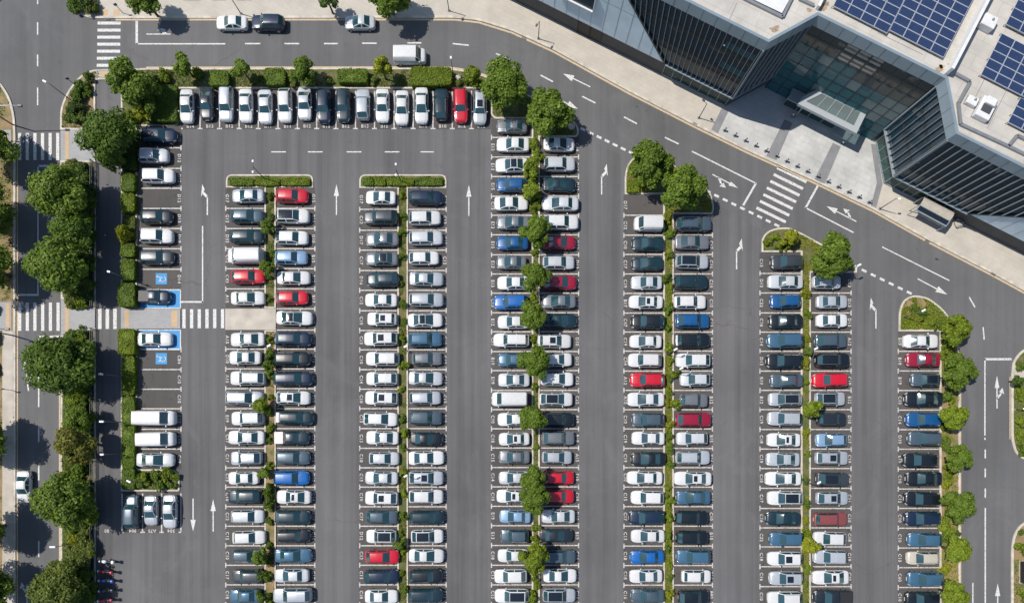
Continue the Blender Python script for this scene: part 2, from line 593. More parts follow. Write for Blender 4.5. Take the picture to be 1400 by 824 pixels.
BED['m5'] = island('m5', [(1041, 345), (1041, 326, 6), (1048, 317, 6), (1060, 312, 6), (1078, 311, 6), (1098, 320, 8), (1130, 338, 8), (1160, 355, 8), (1171, 364, 4), (1171, 373), (1108, 373), (1108, 960), (1094.5, 960), (1094.5, 345)], 0.22, 'soil_green', 'median with the lone bushy tree at its head')
BED['verge'] = island('verge', [(1228, 453), (1228.5, 424, 8), (1235, 409, 8), (1249, 403, 8), (1269, 407, 8), (1288, 422, 8), (1300, 437, 8), (1309, 466, 10), (1312, 500), (1312, 960), (1284, 960), (1284, 453)], 0.25, 'soil_brown', 'outer verge planted with a line of leafy trees')
BED['belt_n'] = island('belt_n', [(83, 178), (83, 150, 10), (92, 127, 12), (108, 106, 10), (126, 96, 8), (153, 95.5), (153, 109), (131, 110), (131, 178)], 0.25, 'soil_brown', 'rounded corner bed by the top crossing')
BED['belt_m'] = island('belt_m', [(83, 220), (131, 220), (131, 422), (110, 420, 3), (100, 409, 3), (84, 409)], 0.25, 'soil_brown', 'tree belt between the side road and service lane, above the crossing')
BED['belt_s'] = island('belt_s', [(84, 458), (100, 458, 3), (110, 450, 3), (131, 448), (131, 960), (83, 960)], 0.25, 'soil_green', 'tree belt between the side road and service lane, below the crossing')
BED['east_n'] = island('east_n', [(1500, 470), (1412, 471, 8), (1394, 480, 8), (1384, 494, 6), (1382, 515), (1382, 600, 10), (1387, 619, 8), (1398, 628, 6), (1500, 634)], 0.3, 'soil_green', 'green corner bed across the outer road, nearer the glass building')
BED['east_s'] = island('east_s', [(1500, 704), (1408, 708, 8), (1392, 718, 8), (1384, 733, 8), (1382, 752), (1382, 960), (1500, 960)], 0.3, 'soil_brown', 'brown corner bed across the outer road with the dark cabinet')
BED['west'] = island('west', [(-400, 108), (-6, 108), (4, 117, 6), (15, 135, 10), (21, 160, 10), (22, 190), (22, 960), (-400, 960)], 0.3, 'soil_brown', 'grassy roadside bed along the side road')
b = MB()
pts = ccw(gp(rounded([(-400, -60), (30, -60), (10, -8, 14), (-10, 12, 12), (-400, 14)], 0)))
b.prism(pts, -0.02, 0.13)
tag(b.build('pavement', 'concrete'), 'pale pavement corner across the side road junction', 'pavement', kind='structure')

# raised pavements --------------------------------------------------
NP = [(91, -80), (91, -5, 4), (97, 9, 8), (109, 20, 8), (124, 26, 5), (590, 25.5), (622, 25.5, 8), (655, 29, 8), (700, 43, 8), (757, 69, 8), (860, 126), (950, 172), (1022, 207), (1117, 250), (1194, 287), (1271, 330), (1356, 374), (1400, 398), (1700, 551), (1900, 420), (1500, -400)]
pts = ccw(gp(rounded(NP, 0)))
inn = inset(pts, 0.32)
k = MB()
for i in range(len(pts)):
    j = (i + 1) % len(pts)
    k.quad((*pts[i], .13), (*pts[j], .13), (*inn[j], .13), (*inn[i], .13))
k.walls(pts, -0.02, .13)
tag(k.build('kerb', 'kerb_concrete'), 'long curved kerb of the pavement beneath the glass building', 'kerb', kind='structure')
f = MB()
f.poly(inn, .125)
tag(f.build('pavement', 'pavement_beige'), 'wide beige pavement between the curving road and the glass building', 'pavement', kind='structure')
# yellow line painted on the road along kerbs
y = MB()


def along(px, d, w, mat_z, mb, closed=False):
    """stripe running parallel to a pixel polyline, d metres to its left in world space"""
    P = [Vector(G(*p[:2])) for p in px]
    off = []
    for i, p in enumerate(P):
        a = (P[min(i + 1, len(P) - 1)] - P[max(i - 1, 0)]).normalized()
        nrm = Vector((-a.y, a.x))
        off.append((p + nrm * (d - w / 2), p + nrm * (d + w / 2)))
    for i in range(len(P) - 1):
        a, b_ = off[i], off[i + 1]
        mb.quad((*a[0], mat_z), (*b_[0], mat_z), (*b_[1], mat_z), (*a[1], mat_z))


along(rounded(NP, 0)[6:-3][:0] + [(158, 25.5), (400, 25.5), (590, 25.5), (622, 25.7), (655, 29.5), (700, 43.5), (757, 69.5), (860, 126.3), (950, 172.3), (1022, 207.3), (1117, 250.3), (1194, 287.3), (1271, 330.3), (1356, 374.3), (1400, 398.3), (1500, 450)], -0.16, 0.26, Z_MARK, y)
along([(200, 94), (610, 93.5), (630, 96), (662, 104), (700, 118)], 0.15, 0.2, Z_MARK, y)
along([(22.3, 190), (22.3, 960)], 0.14, 0.2, Z_MARK, y)
along([(83, 458), (83, 960)], -0.14, 0.2, Z_MARK, y)
along([(1312, 490), (1312, 960)], 0.14, 0.14, Z_MARK, y)
along([(1382, 515), (1382, 600)], -0.12, 0.14, Z_MARK, y)
tag(y.build('road_marking', 'paint_yellow'), 'faded yellow lines painted along the road kerbs', 'road marking', kind='structure')


def slab_px(name, px, z, mat, label, cat='pavement'):
    s_ = MB()
    s_.prism(ccw(gp(px)), -0.02, z)
    return tag(s_.build(name, mat), label, cat, kind='structure')


slab_px('pavement', [(83.5, 178), (130.5, 178), (130.5, 220), (83.5, 220)], .11, 'pavement_grey', 'grey paver landing between the two planting beds by the upper zebra')
slab_px('pavement', [(84, 409.5), (100, 409.5), (110, 421), (130.5, 422.5), (130.5, 447.5), (110, 449.5), (100, 457.5), (84, 457.5)], .11, 'pavement_grey', 'flared grey paver landing between the two lower zebras')
slab_px('pavement', [(166, 420), (247, 422.5), (247, 449), (166, 449.5)], .11, 'pavement_grey', 'grey paver walkway between the two blue bays')
slab_px('pavement', [(308.5, 422), (377.5, 422), (377.5, 451), (308.5, 451)], .12, 'concrete', 'beige concrete walkway slab crossing the scrub median')
slab_px('pavement', [(-400, 178), (16, 178), (16, 207), (-400, 207)], .112, 'pavement_grey', 'grey pavement at the far end of the upper zebra')
slab_px('pavement', [(-400, 413), (16, 413), (16, 452), (-400, 452)], .112, 'pavement_grey', 'grey pavement at the far end of the lower zebra')
slab_px('pavement', [(4, 452.5), (18.6, 452.5), (18.6, 960), (4, 960)], .112, 'concrete', 'narrow concrete pavement along the side road')
slab_px('pavement', [(1386, 499), (1500, 499), (1500, 516), (1386, 516)], .112, 'concrete', 'small concrete path through the green corner bed')
slab_px('pavement', [(131.5, 96.5), (152, 96.5), (152, 108.5), (131.5, 108.5)], .137, 'pavement_grey', 'grey dropped crossing at the head of the service lane')
t = MB()
for x0, y0, x1, y1, z in [(90, 180, 95, 218, .118), (90, 412, 95, 456, .118), (171, 424, 177, 447, .118), (235, 425, 243, 446, .118), (135, 99, 148, 106, .145), (139, 14, 148, 22, .132), (156, 14, 164, 22, .132), (7, 182, 12, 204, .12), (9, 416, 14, 448, .12)]:
    t.poly(gp([(x0, y1), (x1, y1), (x1, y0), (x0, y0)]), z)
tag(t.build('tactile_paving', 'tactile'), 'orange tactile paving strips at the crossings', 'tactile paving', kind='structure')

# plaza -----------------------------------------------------------------
PZ = .131
b = MB()
b.poly(ccw(gp([(975, 180), (1000, 140), (1050, 110), (1192, 190), (1206, 252), (1197, 285)])), PZ)
tag(b.build('plaza', 'plaza_stone'), 'pale stone plaza in front of the recessed entrance', 'plaza', kind='structure')
b = MB()
for q in ([(972, 178), (986, 149), (996, 152), (981, 183)], [(1047, 214), (1072, 164), (1083, 169), (1061, 220)], [(1113, 246), (1138, 196), (1149, 201), (1127, 252)],
          [(1197, 285), (1206, 252), (1197, 198), (1190, 198), (1198, 251), (1190, 282)]):
    b.poly(ccw(gp(q)), PZ + .006)
tag(b.build('paving_band', 'plaza_band'), 'dark grey paving bands crossing the pale plaza', 'paving', kind='structure')

# ------------------------------------------------------------------ road markings
mk = MB()
arrow_no = 0


def L(x0, y0, x1, y1, w=1.5, mb=None, z=Z_MARK):
    (mk if mb is None else mb).line(G(x0, y0), G(x1, y1), w / 10, z)


for y0, y1 in ((-2, 6), (31, 48), (75, 91), (120, 144)):
    L(51.5, y0, 51.5, y1, 1.7)
for y0, y1 in ((583, 604), (636, 656), (739, 761), (798, 824)):
    L(53, y0, 53, y1, 1.9)
L(51, 227, 83, 227, 2.6); L(52, 226, 52, 402, 1.8); L(23, 403, 53, 403, 2.6)
L(52, 460, 84, 460, 2.8); L(53, 459, 53, 556, 1.8)
L(187, 29, 187, 61, 3.4); L(185.5, 60.3, 308, 60.3, 1.8)
for x0, y0, x1, y1 in [(335, 60, 356, 60), (389, 60, 409, 60), (443, 60, 462, 60), (495, 59.5, 515, 59.5), (557, 59, 576, 59), (619, 60, 641, 62.3), (678, 73.5, 697, 82),
                       (739, 103, 756, 112), (796, 132, 814, 141), (853, 160, 871, 169.5), (909, 188, 928, 197)]:
    L(x0, y0, x1, y1, 1.9)
L(946, 207, 1034, 251, 1.8); L(1033.5, 250.5, 1016, 281, 2.8)
L(1118, 254, 1101, 285, 2.8); L(1101, 284, 1167, 318, 1.8)
L(1206, 337.5, 1298, 383.5, 1.6)
L(1325, 406, 1333, 420, 1.8); L(1344, 447, 1345.5, 464, 1.8)
L(1345.5, 490.8, 1383, 490.8, 3.0); L(1346.5, 490, 1346.5, 595, 1.8); L(1346.5, 598, 1346.5, 601, 1.8)
for y0, y1 in ((614, 626), (640, 652), (667, 680), (694, 900)):
    L(1347, y0, 1347, y1, 1.9)
L(1330, 796, 1330, 900, 1.6)
for x0, x1 in ((371, 391), (421, 441), (474, 494), (526, 546), (575, 593)):
    L(x0, 207.8, x1, 207.8, 1.5)
L(277, 309, 277, 413.5, 1.7); L(247, 412.6, 278, 412.6, 2.2)
# broken give-way lines
for (x0, y0, x1, y1, n) in [(797, 177, 863, 209, 7), (968, 262, 1062, 308, 9), (1169, 364, 1243, 400, 7)]:
    for i in range(n):
        cx, cy = x0 + (x1 - x0) * i / (n - 1), y0 + (y1 - y0) * i / (n - 1)
        d = Vector((x1 - x0, y1 - y0)).normalized() * 3.6
        L(cx - d.x, cy - d.y, cx + d.x, cy + d.y, 3.2)
tag(mk.build('road_marking', 'paint_white'), 'white lane lines, stop lines and broken give-way lines', 'road marking', kind='structure')


def crossing(label, stripes, w):
    c = MB()
    for (x0, y0, x1, y1) in stripes:
        L(x0, y0, x1, y1, w, c)
    tag(c.build('zebra_crossing', 'paint_white'), label, 'zebra crossing', kind='structure')


crossing('white zebra stripes over the side road, upper crossing', [(x, 182, x, 219) for x in (27, 37.4, 47.8, 58.2, 68.6, 79)], 4.3)
crossing('white zebra stripes over the side road, lower crossing', [(x, 413.5, x, 452) for x in (27, 37.4, 47.8, 58.4, 69, 79.5)], 4.3)
crossing('three white zebra stripes over the service lane', [(x, 422, x, 449.5) for x in (136.5, 146.8, 157.2)], 4.8)
crossing('white zebra stripes in the aisle to the walkway slab', [(x, 422.5, x, 448.5) for x in (251.5, 262, 272.5, 283, 293.6, 304.3)], 4.4)
crossing('white zebra stripes across the top road', [(133.5 - i * .2, 32 + i * 9.6, 165 - i * .2, 32 + i * 9.6) for i in range(7)], 4.0)
crossing('white zebra stripes across the curving road to the plaza', [(1062.5 - i * 4.7, 229.5 + i * 9.1, 1102.5 - i * 4.7, 249 + i * 9.1) for i in range(7)], 3.8)


def arrow(label, tail, tip, branch=None, w=1.5, hl=13, hw=3.6, flag=None):
    a = MB()
    t, p = Vector(tail), Vector(tip)
    d = (p - t).normalized()
    n = Vector((-d.y, d.x))

    def tri(p0, p1, p2):
        q = ccw(gp([tuple(p0), tuple(p1), tuple(p2)]))
        a.add([(*v, Z_TOP - .003) for v in q], [(0, 1, 2)])

    def quad(*pp):
        q = ccw(gp([tuple(v) for v in pp]))
        a.add([(*v, Z_MARK) for v in q], [(0, 1, 2, 3)])
    if flag is None:
        base = p - d * hl
        quad(t - n * w / 2, t + n * w / 2, base + n * w / 2 + d, base - n * w / 2 + d)
        tri(p, base + n * hw, base - n * hw)
    else:   # shaft that bends into a slanted head; flag = side (+1 / -1)
        k = p - d * 16
        quad(t - n * w / 2, t + n * w / 2, k + n * w / 2, k - n * w / 2)
        s1 = k + n * flag * 6 + d * 6
        quad(k - n * flag * w / 2, k + n * flag * w / 2 - d * 3, s1 - d * 4, s1 + d * 1.5)
        tri(p + n * flag * 7, s1 - d * 7 + n * flag * 2.6, s1 - n * flag * 2.5 + d * 3)
    if branch:
        f_, side = branch
        k = t + (p - t) * f_
        s1 = k + d * 7 + n * side * 6
        quad(k - d * 2, k + d * 2.5, s1 + d * 1.5, s1 - d * 2)
        tri(s1 + d * 8 + n * side * 1.5, s1 + n * side * 4 - d * 1, s1 - n * side * 3 + d * 2)
    tag(a.build('lane_arrow', 'paint_white'), label, 'road arrow', kind='structure')


a = MB()
L(200, 47, 233, 47, 1.4, a)
for q in ([(228.5, 46.5), (223, 46.5), (219.5, 41.5), (224.5, 41.5)], [(214.5, 42.2), (221.5, 38.8), (228.5, 42)]):
    a.poly(ccw(gp(q)), Z_TOP - .003)
tag(a.build('lane_arrow', 'paint_white'), 'white turn arrow inside the stop box of the top road', 'road arrow', kind='structure')
arrow('white arrow on the curving road above the broken centre line', (807, 119), (770, 101), None, 1.5, 15, 4.4)
arrow('white arrow head half hidden beneath the big corner tree', (760, 134), (790, 149), None, 1.5, 15, 4.4)
arrow('white turn arrow before the plaza zebra', (974, 238.5), (1009, 257), (0.25, 1), 1.5, 13, 3.2)
arrow('white turn arrow inside the stop box beyond the plaza zebra', (1171, 303), (1130, 282), (0.2, 1), 1.5, 15, 4.0)
arrow('white arrow on the curving road below the long white line', (1254.6, 381), (1295, 402.5), None, 1.5, 16, 4.4)
arrow('white turn arrow in the outer road stop box', (1363, 558), (1363, 513), (0.3, 1), 1.7, 17, 3.2)
arrow('white straight arrow low on the outer road', (1364, 860), (1364, 797), None, 1.7, 17, 3.6)
arrow('bent white arrow at the top of the aisle by the clipped hedge', (283.5, 294), (283.5, 252), None, 1.7, 13, 3.6, -1)
arrow('white straight arrow between the scrub and grass medians', (460, 294), (460, 252), None, 1.6, 16, 3.5)
arrow('white straight arrow between the grass and round-tree medians', (641, 295), (641, 253), None, 1.6, 16, 3.5)
arrow('bent white arrow beside the round-tree median', (822.5, 266), (822.5, 224), None, 1.7, 13, 3.6, 1)
arrow('bent white arrow beside the bright-green median', (1007, 368), (1007, 326), None, 1.7, 13, 3.6, 1)
arrow('bent white arrow in the aisle before the outer row', (1197.5, 449), (1197.5, 407), None, 1.7, 13, 3.6, -1)
arrow('white arrow by the three-car bay pointing away from the hedge strip', (264, 681), (264, 726), None, 1.6, 16, 3.6)
arrow('white arrow by the three-car bay pointing toward the walkway', (291.5, 726), (291.5, 682), None, 1.6, 16, 3.6)
arrow('white double turn arrow in the shade of the big side-road tree', (39, 534), (33, 488), (0.25, 1), 1.8, 16, 3.4)
arrow('white turn arrow in shade low on the side road', (37, 850), (37, 797), (0.75, -1), 1.7, 10, 2.4)

# ------------------------------------------------------------------ bays
YS = {
    'A': [174, 202.3, 230.4, 257.5, 285, 312.5, 340, 368, 395, 421.4],
    'A2': [450.7, 477.6, 504.9, 531.7, 558.4, 586.5, 613.4, 641],
    'P1': [257, 285, 312.5, 340, 367.3, 394.8, 422, 451, 477, 504, 531, 558.3, 585.5, 612.4, 639, 665.3, 692, 718.7, 745.4, 772, 798.8, 825.6, 852, 879],
    'P2': [258.5, 286.3, 314.8, 342, 369.8, 396.8, 424.7, 451.6, 478, 505, 531.7, 558.3, 585.5, 612.4, 639, 665.3, 692.2, 718.7, 745.4, 772, 798.8, 825.6, 852, 879],
    'P3': [163, 188, 214.8, 241.5, 268.4, 294.4, 321, 348.3, 374.5, 400.7, 427.4, 453.3, 480.3, 506.3, 533.3, 559.6, 585.8, 612, 638.6, 665, 691.5, 718, 745, 772, 798.8, 825.5, 852, 879],
    'P4': [266.5, 294.3, 321.5, 347.8, 374.4, 401, 427.8, 453.7, 479.7, 507, 533.3, 559.7, 586, 612.6, 638.8, 665.3, 692, 718.7, 745.8, 772.4, 799.2, 825.8, 852.5, 879],
    'P5': [345, 373.7, 400.4, 427.6, 453.8, 480, 507, 533.3, 559.6, 586.7, 613.4, 640, 667, 694.5, 721, 747, 774, 801.2, 828, 855, 882],
    'P6': [453, 480, 506.8, 533.5, 560.2, 587, 613.6, 641, 668, 694.4, 721.5, 748.5, 775.3, 802.4, 829, 856, 882],
}
XT = [247, 273.5, 300.2, 327, 353.2, 380, 406.6, 433, 459.3, 486, 512, 538.8, 564.8, 592, 618.3, 644.6, 671]
ROWS = {  # row: (line set, first line, outer end x, inner end x, text x)
    'A': ('A', 0, 247.5, 193, 245), 'A2': ('A2', 0, 247.5, 193, 245),
    'B': ('P1', 0, 308.7, 362, 310.6), 'C': ('P1', 0, 430.5, 378, 428.4), 'D': ('P2', 0, 491.8, 543.5, 493.8), 'E': ('P2', 0, 610, 558, 608),
    'F': ('P3', 0, 672, 727, 673.6), 'G': ('P3', 1, 791, 738.5, 789), 'H': ('P4', 0, 853, 906, 854.8), 'I': ('P4', 1, 974, 921.5, 972.2),
    'J': ('P5', 0, 1039, 1094.5, 1040.8), 'K': ('P5', 1, 1163.5, 1108.5, 1161.2), 'L': ('P6', 0, 1228, 1284, 1230)}
ROWNAME = {'A': 'row beside the clipped hedge', 'A2': 'row beside the white vans', 'B': 'aisle-facing row before the scrub median', 'C': 'row behind the scrub median', 'D': 'row before the grass median', 'E': 'row behind the grass median',
           'F': 'row before the round-tree median', 'G': 'row behind the round-tree median', 'H': 'row before the bright-green median', 'I': 'row behind the bright-green median', 'J': 'row before the lone-tree median', 'K': 'row behind the lone-tree median', 'L': 'outer row along the tree verge'}
for rn, (ys, i0, xo, xi, xt) in ROWS.items():
    b = MB()
    lines = YS[ys][i0:]
    for i, yy in enumerate(lines):
        if i == 0 and rn not in ('A2',):
            continue
        if rn == 'B' and 421 < yy < 452:
            continue
        if rn == 'A2' and (i == 0 or i == len(lines) - 1):
            continue
        if rn == 'A' and i >= 8:
            continue
        L(xo, yy, xi, yy, 1.5, b)
        L(xo, yy - 3.4, xo, yy + 3.4, 1.5, b, Z_MARK + .003)
    if xo < xi or rn in ('A', 'A2'):
        pass
    tag(b.build('bay_lines', 'paint_bay'), 'white bay lines with T ends in the ' + ROWNAME[rn], 'road marking', kind='structure')
b = MB()
for x in XT[1:-1]:
    L(x, 124.5, x, 176, 1.6, b)
    L(x - 3.4, 176, x + 3.4, 176, 1.6, b, Z_MARK + .003)
L(247.5, 176, 250, 176, 1.6, b, Z_MARK + .003)
tag(b.build('bay_lines', 'paint_bay'), 'white bay lines with T ends under the top hedges', 'road marking', kind='structure')
b = MB()
for x in (167, 195, 221, 247.3):
    L(x, 674, x, 727, 1.7, b)
    L(x - (0 if x < 170 else 3), 727, x + (3 if x < 240 else 0), 727, 1.7, b, Z_MARK + .003)
tag(b.build('bay_lines', 'paint_bay'), 'white lines of the three-car bay below the hedge strip', 'road marking', kind='structure')

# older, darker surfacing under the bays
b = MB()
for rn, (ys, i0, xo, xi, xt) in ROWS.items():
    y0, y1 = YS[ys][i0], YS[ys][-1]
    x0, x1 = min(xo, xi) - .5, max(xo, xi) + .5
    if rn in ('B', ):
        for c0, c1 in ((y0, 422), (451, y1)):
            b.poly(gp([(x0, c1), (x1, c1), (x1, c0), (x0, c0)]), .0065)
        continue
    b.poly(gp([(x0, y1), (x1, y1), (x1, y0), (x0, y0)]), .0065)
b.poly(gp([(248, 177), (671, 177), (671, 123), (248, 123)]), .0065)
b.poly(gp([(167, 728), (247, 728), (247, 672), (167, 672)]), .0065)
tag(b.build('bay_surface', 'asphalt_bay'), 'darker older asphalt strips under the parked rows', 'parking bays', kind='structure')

# blue accessible bays
b = MB()
for y0, y1 in ((396, 420.5), (451.5, 476.5)):
    b.poly(gp([(189.5, y1), (246, y1), (246, y0), (189.5, y0)]), Z_BAY)
tag(b.build('accessible_bay', 'paint_blue'), 'two blue painted accessible bays either side of the paver walkway', 'parking bay', kind='structure')
b = MB()
for y0, y1 in ((373.5, 388.5), (482.5, 497.5)):
    b.poly(gp([(213, y1), (228.3, y1), (228.3, y0), (213, y0)]), Z_BAY)
tag(b.build('accessible_sign_square', 'paint_blue'), 'two blue squares with white wheelchair symbols on empty bays', 'road marking', kind='structure')
b = MB()
for y0, y1 in ((396, 421), (451, 477)):
    L(246.8, y0 - 1, 246.8, y1 + 1, 1.4, b, Z_TOP)
    L(190, y0 if y0 < 430 else y1, 247, y0 if y0 < 430 else y1, 1.4, b, Z_TOP)
    L(190, y1 if y0 < 430 else y0, 247, y1 if y0 < 430 else y0, 1.2, b, Z_TOP)
    L(234, (y0 + y1) / 2, 238, (y0 + y1) / 2, .8, b, Z_TOP); L(235.5, (y0 + y1) / 2 - 2, 235.5, (y0 + y1) / 2 + 2, .8, b, Z_TOP)
for cy in (381, 490):
    cx = 221.5
    # wheelchair symbol, turned so that its head points to the aisle end
    prev = None
    for k in range(15):
        a = math.radians(-60 + k * 19)
        q = (cx + 1.0 + 4.0 * math.cos(a), cy + 0.4 + 3.6 * math.sin(a))
        if prev:
            L(*prev, *q, .75, b, Z_TOP)
        prev = q
    L(cx - 5.5, cy - 2.8, cx + 0.5, cy - 1.2, .8, b, Z_TOP + .002); L(cx - 1, cy - 2, cx - 2, cy + 2.5, .8, b, Z_TOP + .003); L(cx - 2, cy + 2.5, cx - 4.8, cy + 3.8, .8, b, Z_TOP + .002)
    hx, hy = G(cx - 6.6, cy - 3.2)
    b.add([(hx + .1 * math.cos(k * PI / 4), hy + .1 * math.sin(k * PI / 4), Z_TOP + .001) for k in range(8)], [tuple(range(8))])
tag(b.build('accessible_marking', 'paint_white'), 'white wheelchair symbols and borders on the blue bays', 'road marking', kind='structure')

# stall numbers ------------------------------------------------------
TXT = {}


def text_geo(s_):
    if s_ not in TXT:
        cu = bpy.data.curves.new('stall_text', 'FONT')
        cu.body = s_
        cu.size = 0.62
        cu.align_x = 'CENTER'
        cu.align_y = 'CENTER'
        cu.resolution_u = 2
        cu.offset = 0.012
        cu.space_character = 1.12
        o = bpy.data.objects.new('stall_text', cu)
        me = bpy.data.meshes.new_from_object(o)
        TXT[s_] = ([v.co.copy() for v in me.vertices], [tuple(p.vertices) for p in me.polygons])
        bpy.data.meshes.remove(me)
        bpy.data.objects.remove(o)
        bpy.data.curves.remove(cu)
    return TXT[s_]


def put_text(mb, s_, px, py, rot):
    vs, fs = text_geo(s_)
    x, y_ = G(px, py)
    ca, sa = math.cos(rot), math.sin(rot)
    mb.add([(x + v.x * ca - v.y * sa, y_ + v.x * sa + v.y * ca, Z_TOP + .001) for v in vs], fs)


NUM = {
    'A': 'D10 D12 D13 D12 D13 D18 D12 D14', 'A2': '- CB4 C10 C10 C12 C13 C19',
    'B': 'G17 G13 D33 C12 C43 A15 - A18 D10 A10 C17 E19 C17 C17 C13 C10 C12 C15 C10 C17 C18',
    'C': 'G13 B14 G10 B10 B12 B17 D10 D10 E10 E17 E10 C12 C13 C13 D10 C14 C17 C16 C12 C17 C17',
    'D': 'G17 C13 D17 C17 D16 C15 C10 C13 C10 C14 C10 C13 C13 C10 C13 C10 C17 D12 C13 C13 C18',
    'E': 'G10 C13 C15 C13 C12 C10 C10 G10 G12 C14 C13 B19 C13 E10 C10 C14 C13 C12 B12 B10 E13',
    'F': '- E13 E13 E15 C15 E13 E15 E13 E13 C13 E12 C17 B19 E19 C15 C10 C18 C15 C14 C10 E19 E13 C18 C13 C15',
    'G': 'C14 D12 D13 B10 D12 D13 D13 D17 A10 D13 D10 D13 C13 C15 B19 B18 A13 E10 C10 D10 B19 C14 C13 C14',
    'H': 'D17 C12 C10 C17 C19 B17 C47 C19 C14 A12 A10 C10 C19 C19 C10 C15 C17 C13 C18 C18 C16',
    'I': 'C12 C17 C16 C19 C10 C13 B10 B12 A12 B12 A12 B15 B14 B10 B16 C10 B10 C12 B14 B80',
    'J': 'C13 D13 C22 C18 C14 D13 B10 B12 C19 C18 C19 C10 C17 C16 C32 C18 C16 C10',
    'K': 'C13 D13 D13 A13 D12 C10 B12 D10 C17 C19 C10 C11 C10 C18 C19 C10 C12',
    'L': 'B19 B18 B19 C10 C14 D10 E19 C10 C12 C10 C10 C10 C60 C10'}
for rn, s_ in NUM.items():
    ys, i0, xo, xi, xt = ROWS[rn]
    lines = YS[ys][i0:]
    b = MB()
    for i, w_ in enumerate(s_.split()):
        if w_ != '-':
            put_text(b, w_, xt, (lines[i] + lines[i + 1]) / 2, -PI / 2)
    tag(b.build('stall_numbers', 'paint_bay'), 'white painted stall numbers of the ' + ROWNAME[rn], 'road marking', kind='structure')
b = MB()
for i, w_ in enumerate('B14 B13 B12 B12 B11 B11 B12 B15 B12 B13 B15 B14 B14 B10 B16 B12'.split()):
    put_text(b, w_, (XT[i] + XT[i + 1]) / 2, 173, 0)
tag(b.build('stall_numbers', 'paint_bay'), 'white painted stall numbers from B10 to B16 under the hedges', 'road marking', kind='structure')
b = MB()
for w_, x in (('00', 146), ('904', 181.5), ('A75', 208), ('504', 234)):
    put_text(b, w_, x, 725, PI)
tag(b.build('stall_numbers', 'paint_bay'), 'faded upside-down stall numbers at the three-car bay', 'road marking', kind='structure')
# small drain covers in the gutters and hatch covers in the road
b = MB()
for px, py, rz in [(716, 53, -.5), (950, 170, -.5), (1267, 330, -.5), (1357, 375, -.5), (147, 27, 0), (125, 25, -.3)]:
    x, y_ = G(px, py)
    for k in range(5):
        b.box((x + (k - 2) * .13 * math.cos(rz), y_ + (k - 2) * .13 * math.sin(rz), .132), .07, .3, .012, rz)
tag(b.build('drain_covers', 'lamp_metal'), 'dark slotted drain grates along the kerbs', 'drain', kind='structure')
# ------------------------------------------------------------------ cars
# every kind faces +x; lengths in metres
KIND = {
    'sedan': dict(L=4.55, W=1.84, H=1.43, cowl=.98, rf=.22, rr=-.88, rw=-1.52, belt=.93, hood=.96, deck=1.0, tail=.92, wt=.655),
    'hatchback': dict(L=4.3, W=1.82, H=1.50, cowl=.98, rf=.30, rr=-1.42, rw=-1.98, belt=.98, hood=1.0, deck=1.02, tail=.95, wt=.675),
    'suv': dict(L=4.6, W=1.90, H=1.68, cowl=1.02, rf=.38, rr=-1.62, rw=-2.14, belt=1.08, hood=1.08, deck=1.12, tail=1.05, wt=.705),
    'estate_car': dict(L=4.7, W=1.86, H=1.58, cowl=1.12, rf=.42, rr=-1.80, rw=-2.24, belt=1.0, hood=1.0, deck=1.05, tail=1.0, wt=.69),
    'van': dict(L=5.0, W=2.0, H=2.05, cowl=1.78, rf=1.12, rr=-2.36, rw=-2.44, belt=1.22, hood=1.2, deck=1.3, tail=1.25, wt=.82),
    'pickup_truck': dict(L=5.0, W=1.90, H=1.72, cowl=1.15, rf=.55, rr=-.42, rw=-.62, belt=1.08, hood=1.08, deck=1.06, tail=1.04, wt=.69),
}


def lerp(a, b_, t):
    return a + (b_ - a) * max(0.0, min(1.0, t))


def vary(kind, v):
    P = dict(KIND[kind])
    if v:
        r = random.Random(kind + str(v))
        for k, s in (('cowl', .10), ('rf', .12), ('rr', .16), ('wt', .028), ('H', .05), ('hood', .03), ('belt', .03), ('W', .03)):
            P[k] += r.uniform(-s, s)
        if kind != 'van':
            P['rw'] = max(P['rw'] + r.uniform(-.14, .10), -P['L'] / 2 + .12)
            P['rr'] = max(P['rr'], P['rw'] + .34) if kind != 'pickup_truck' else P['rw'] + .2
        P['nose'] = r.uniform(.22, .36)
        P['tailk'] = r.uniform(.16, .28)
    return P


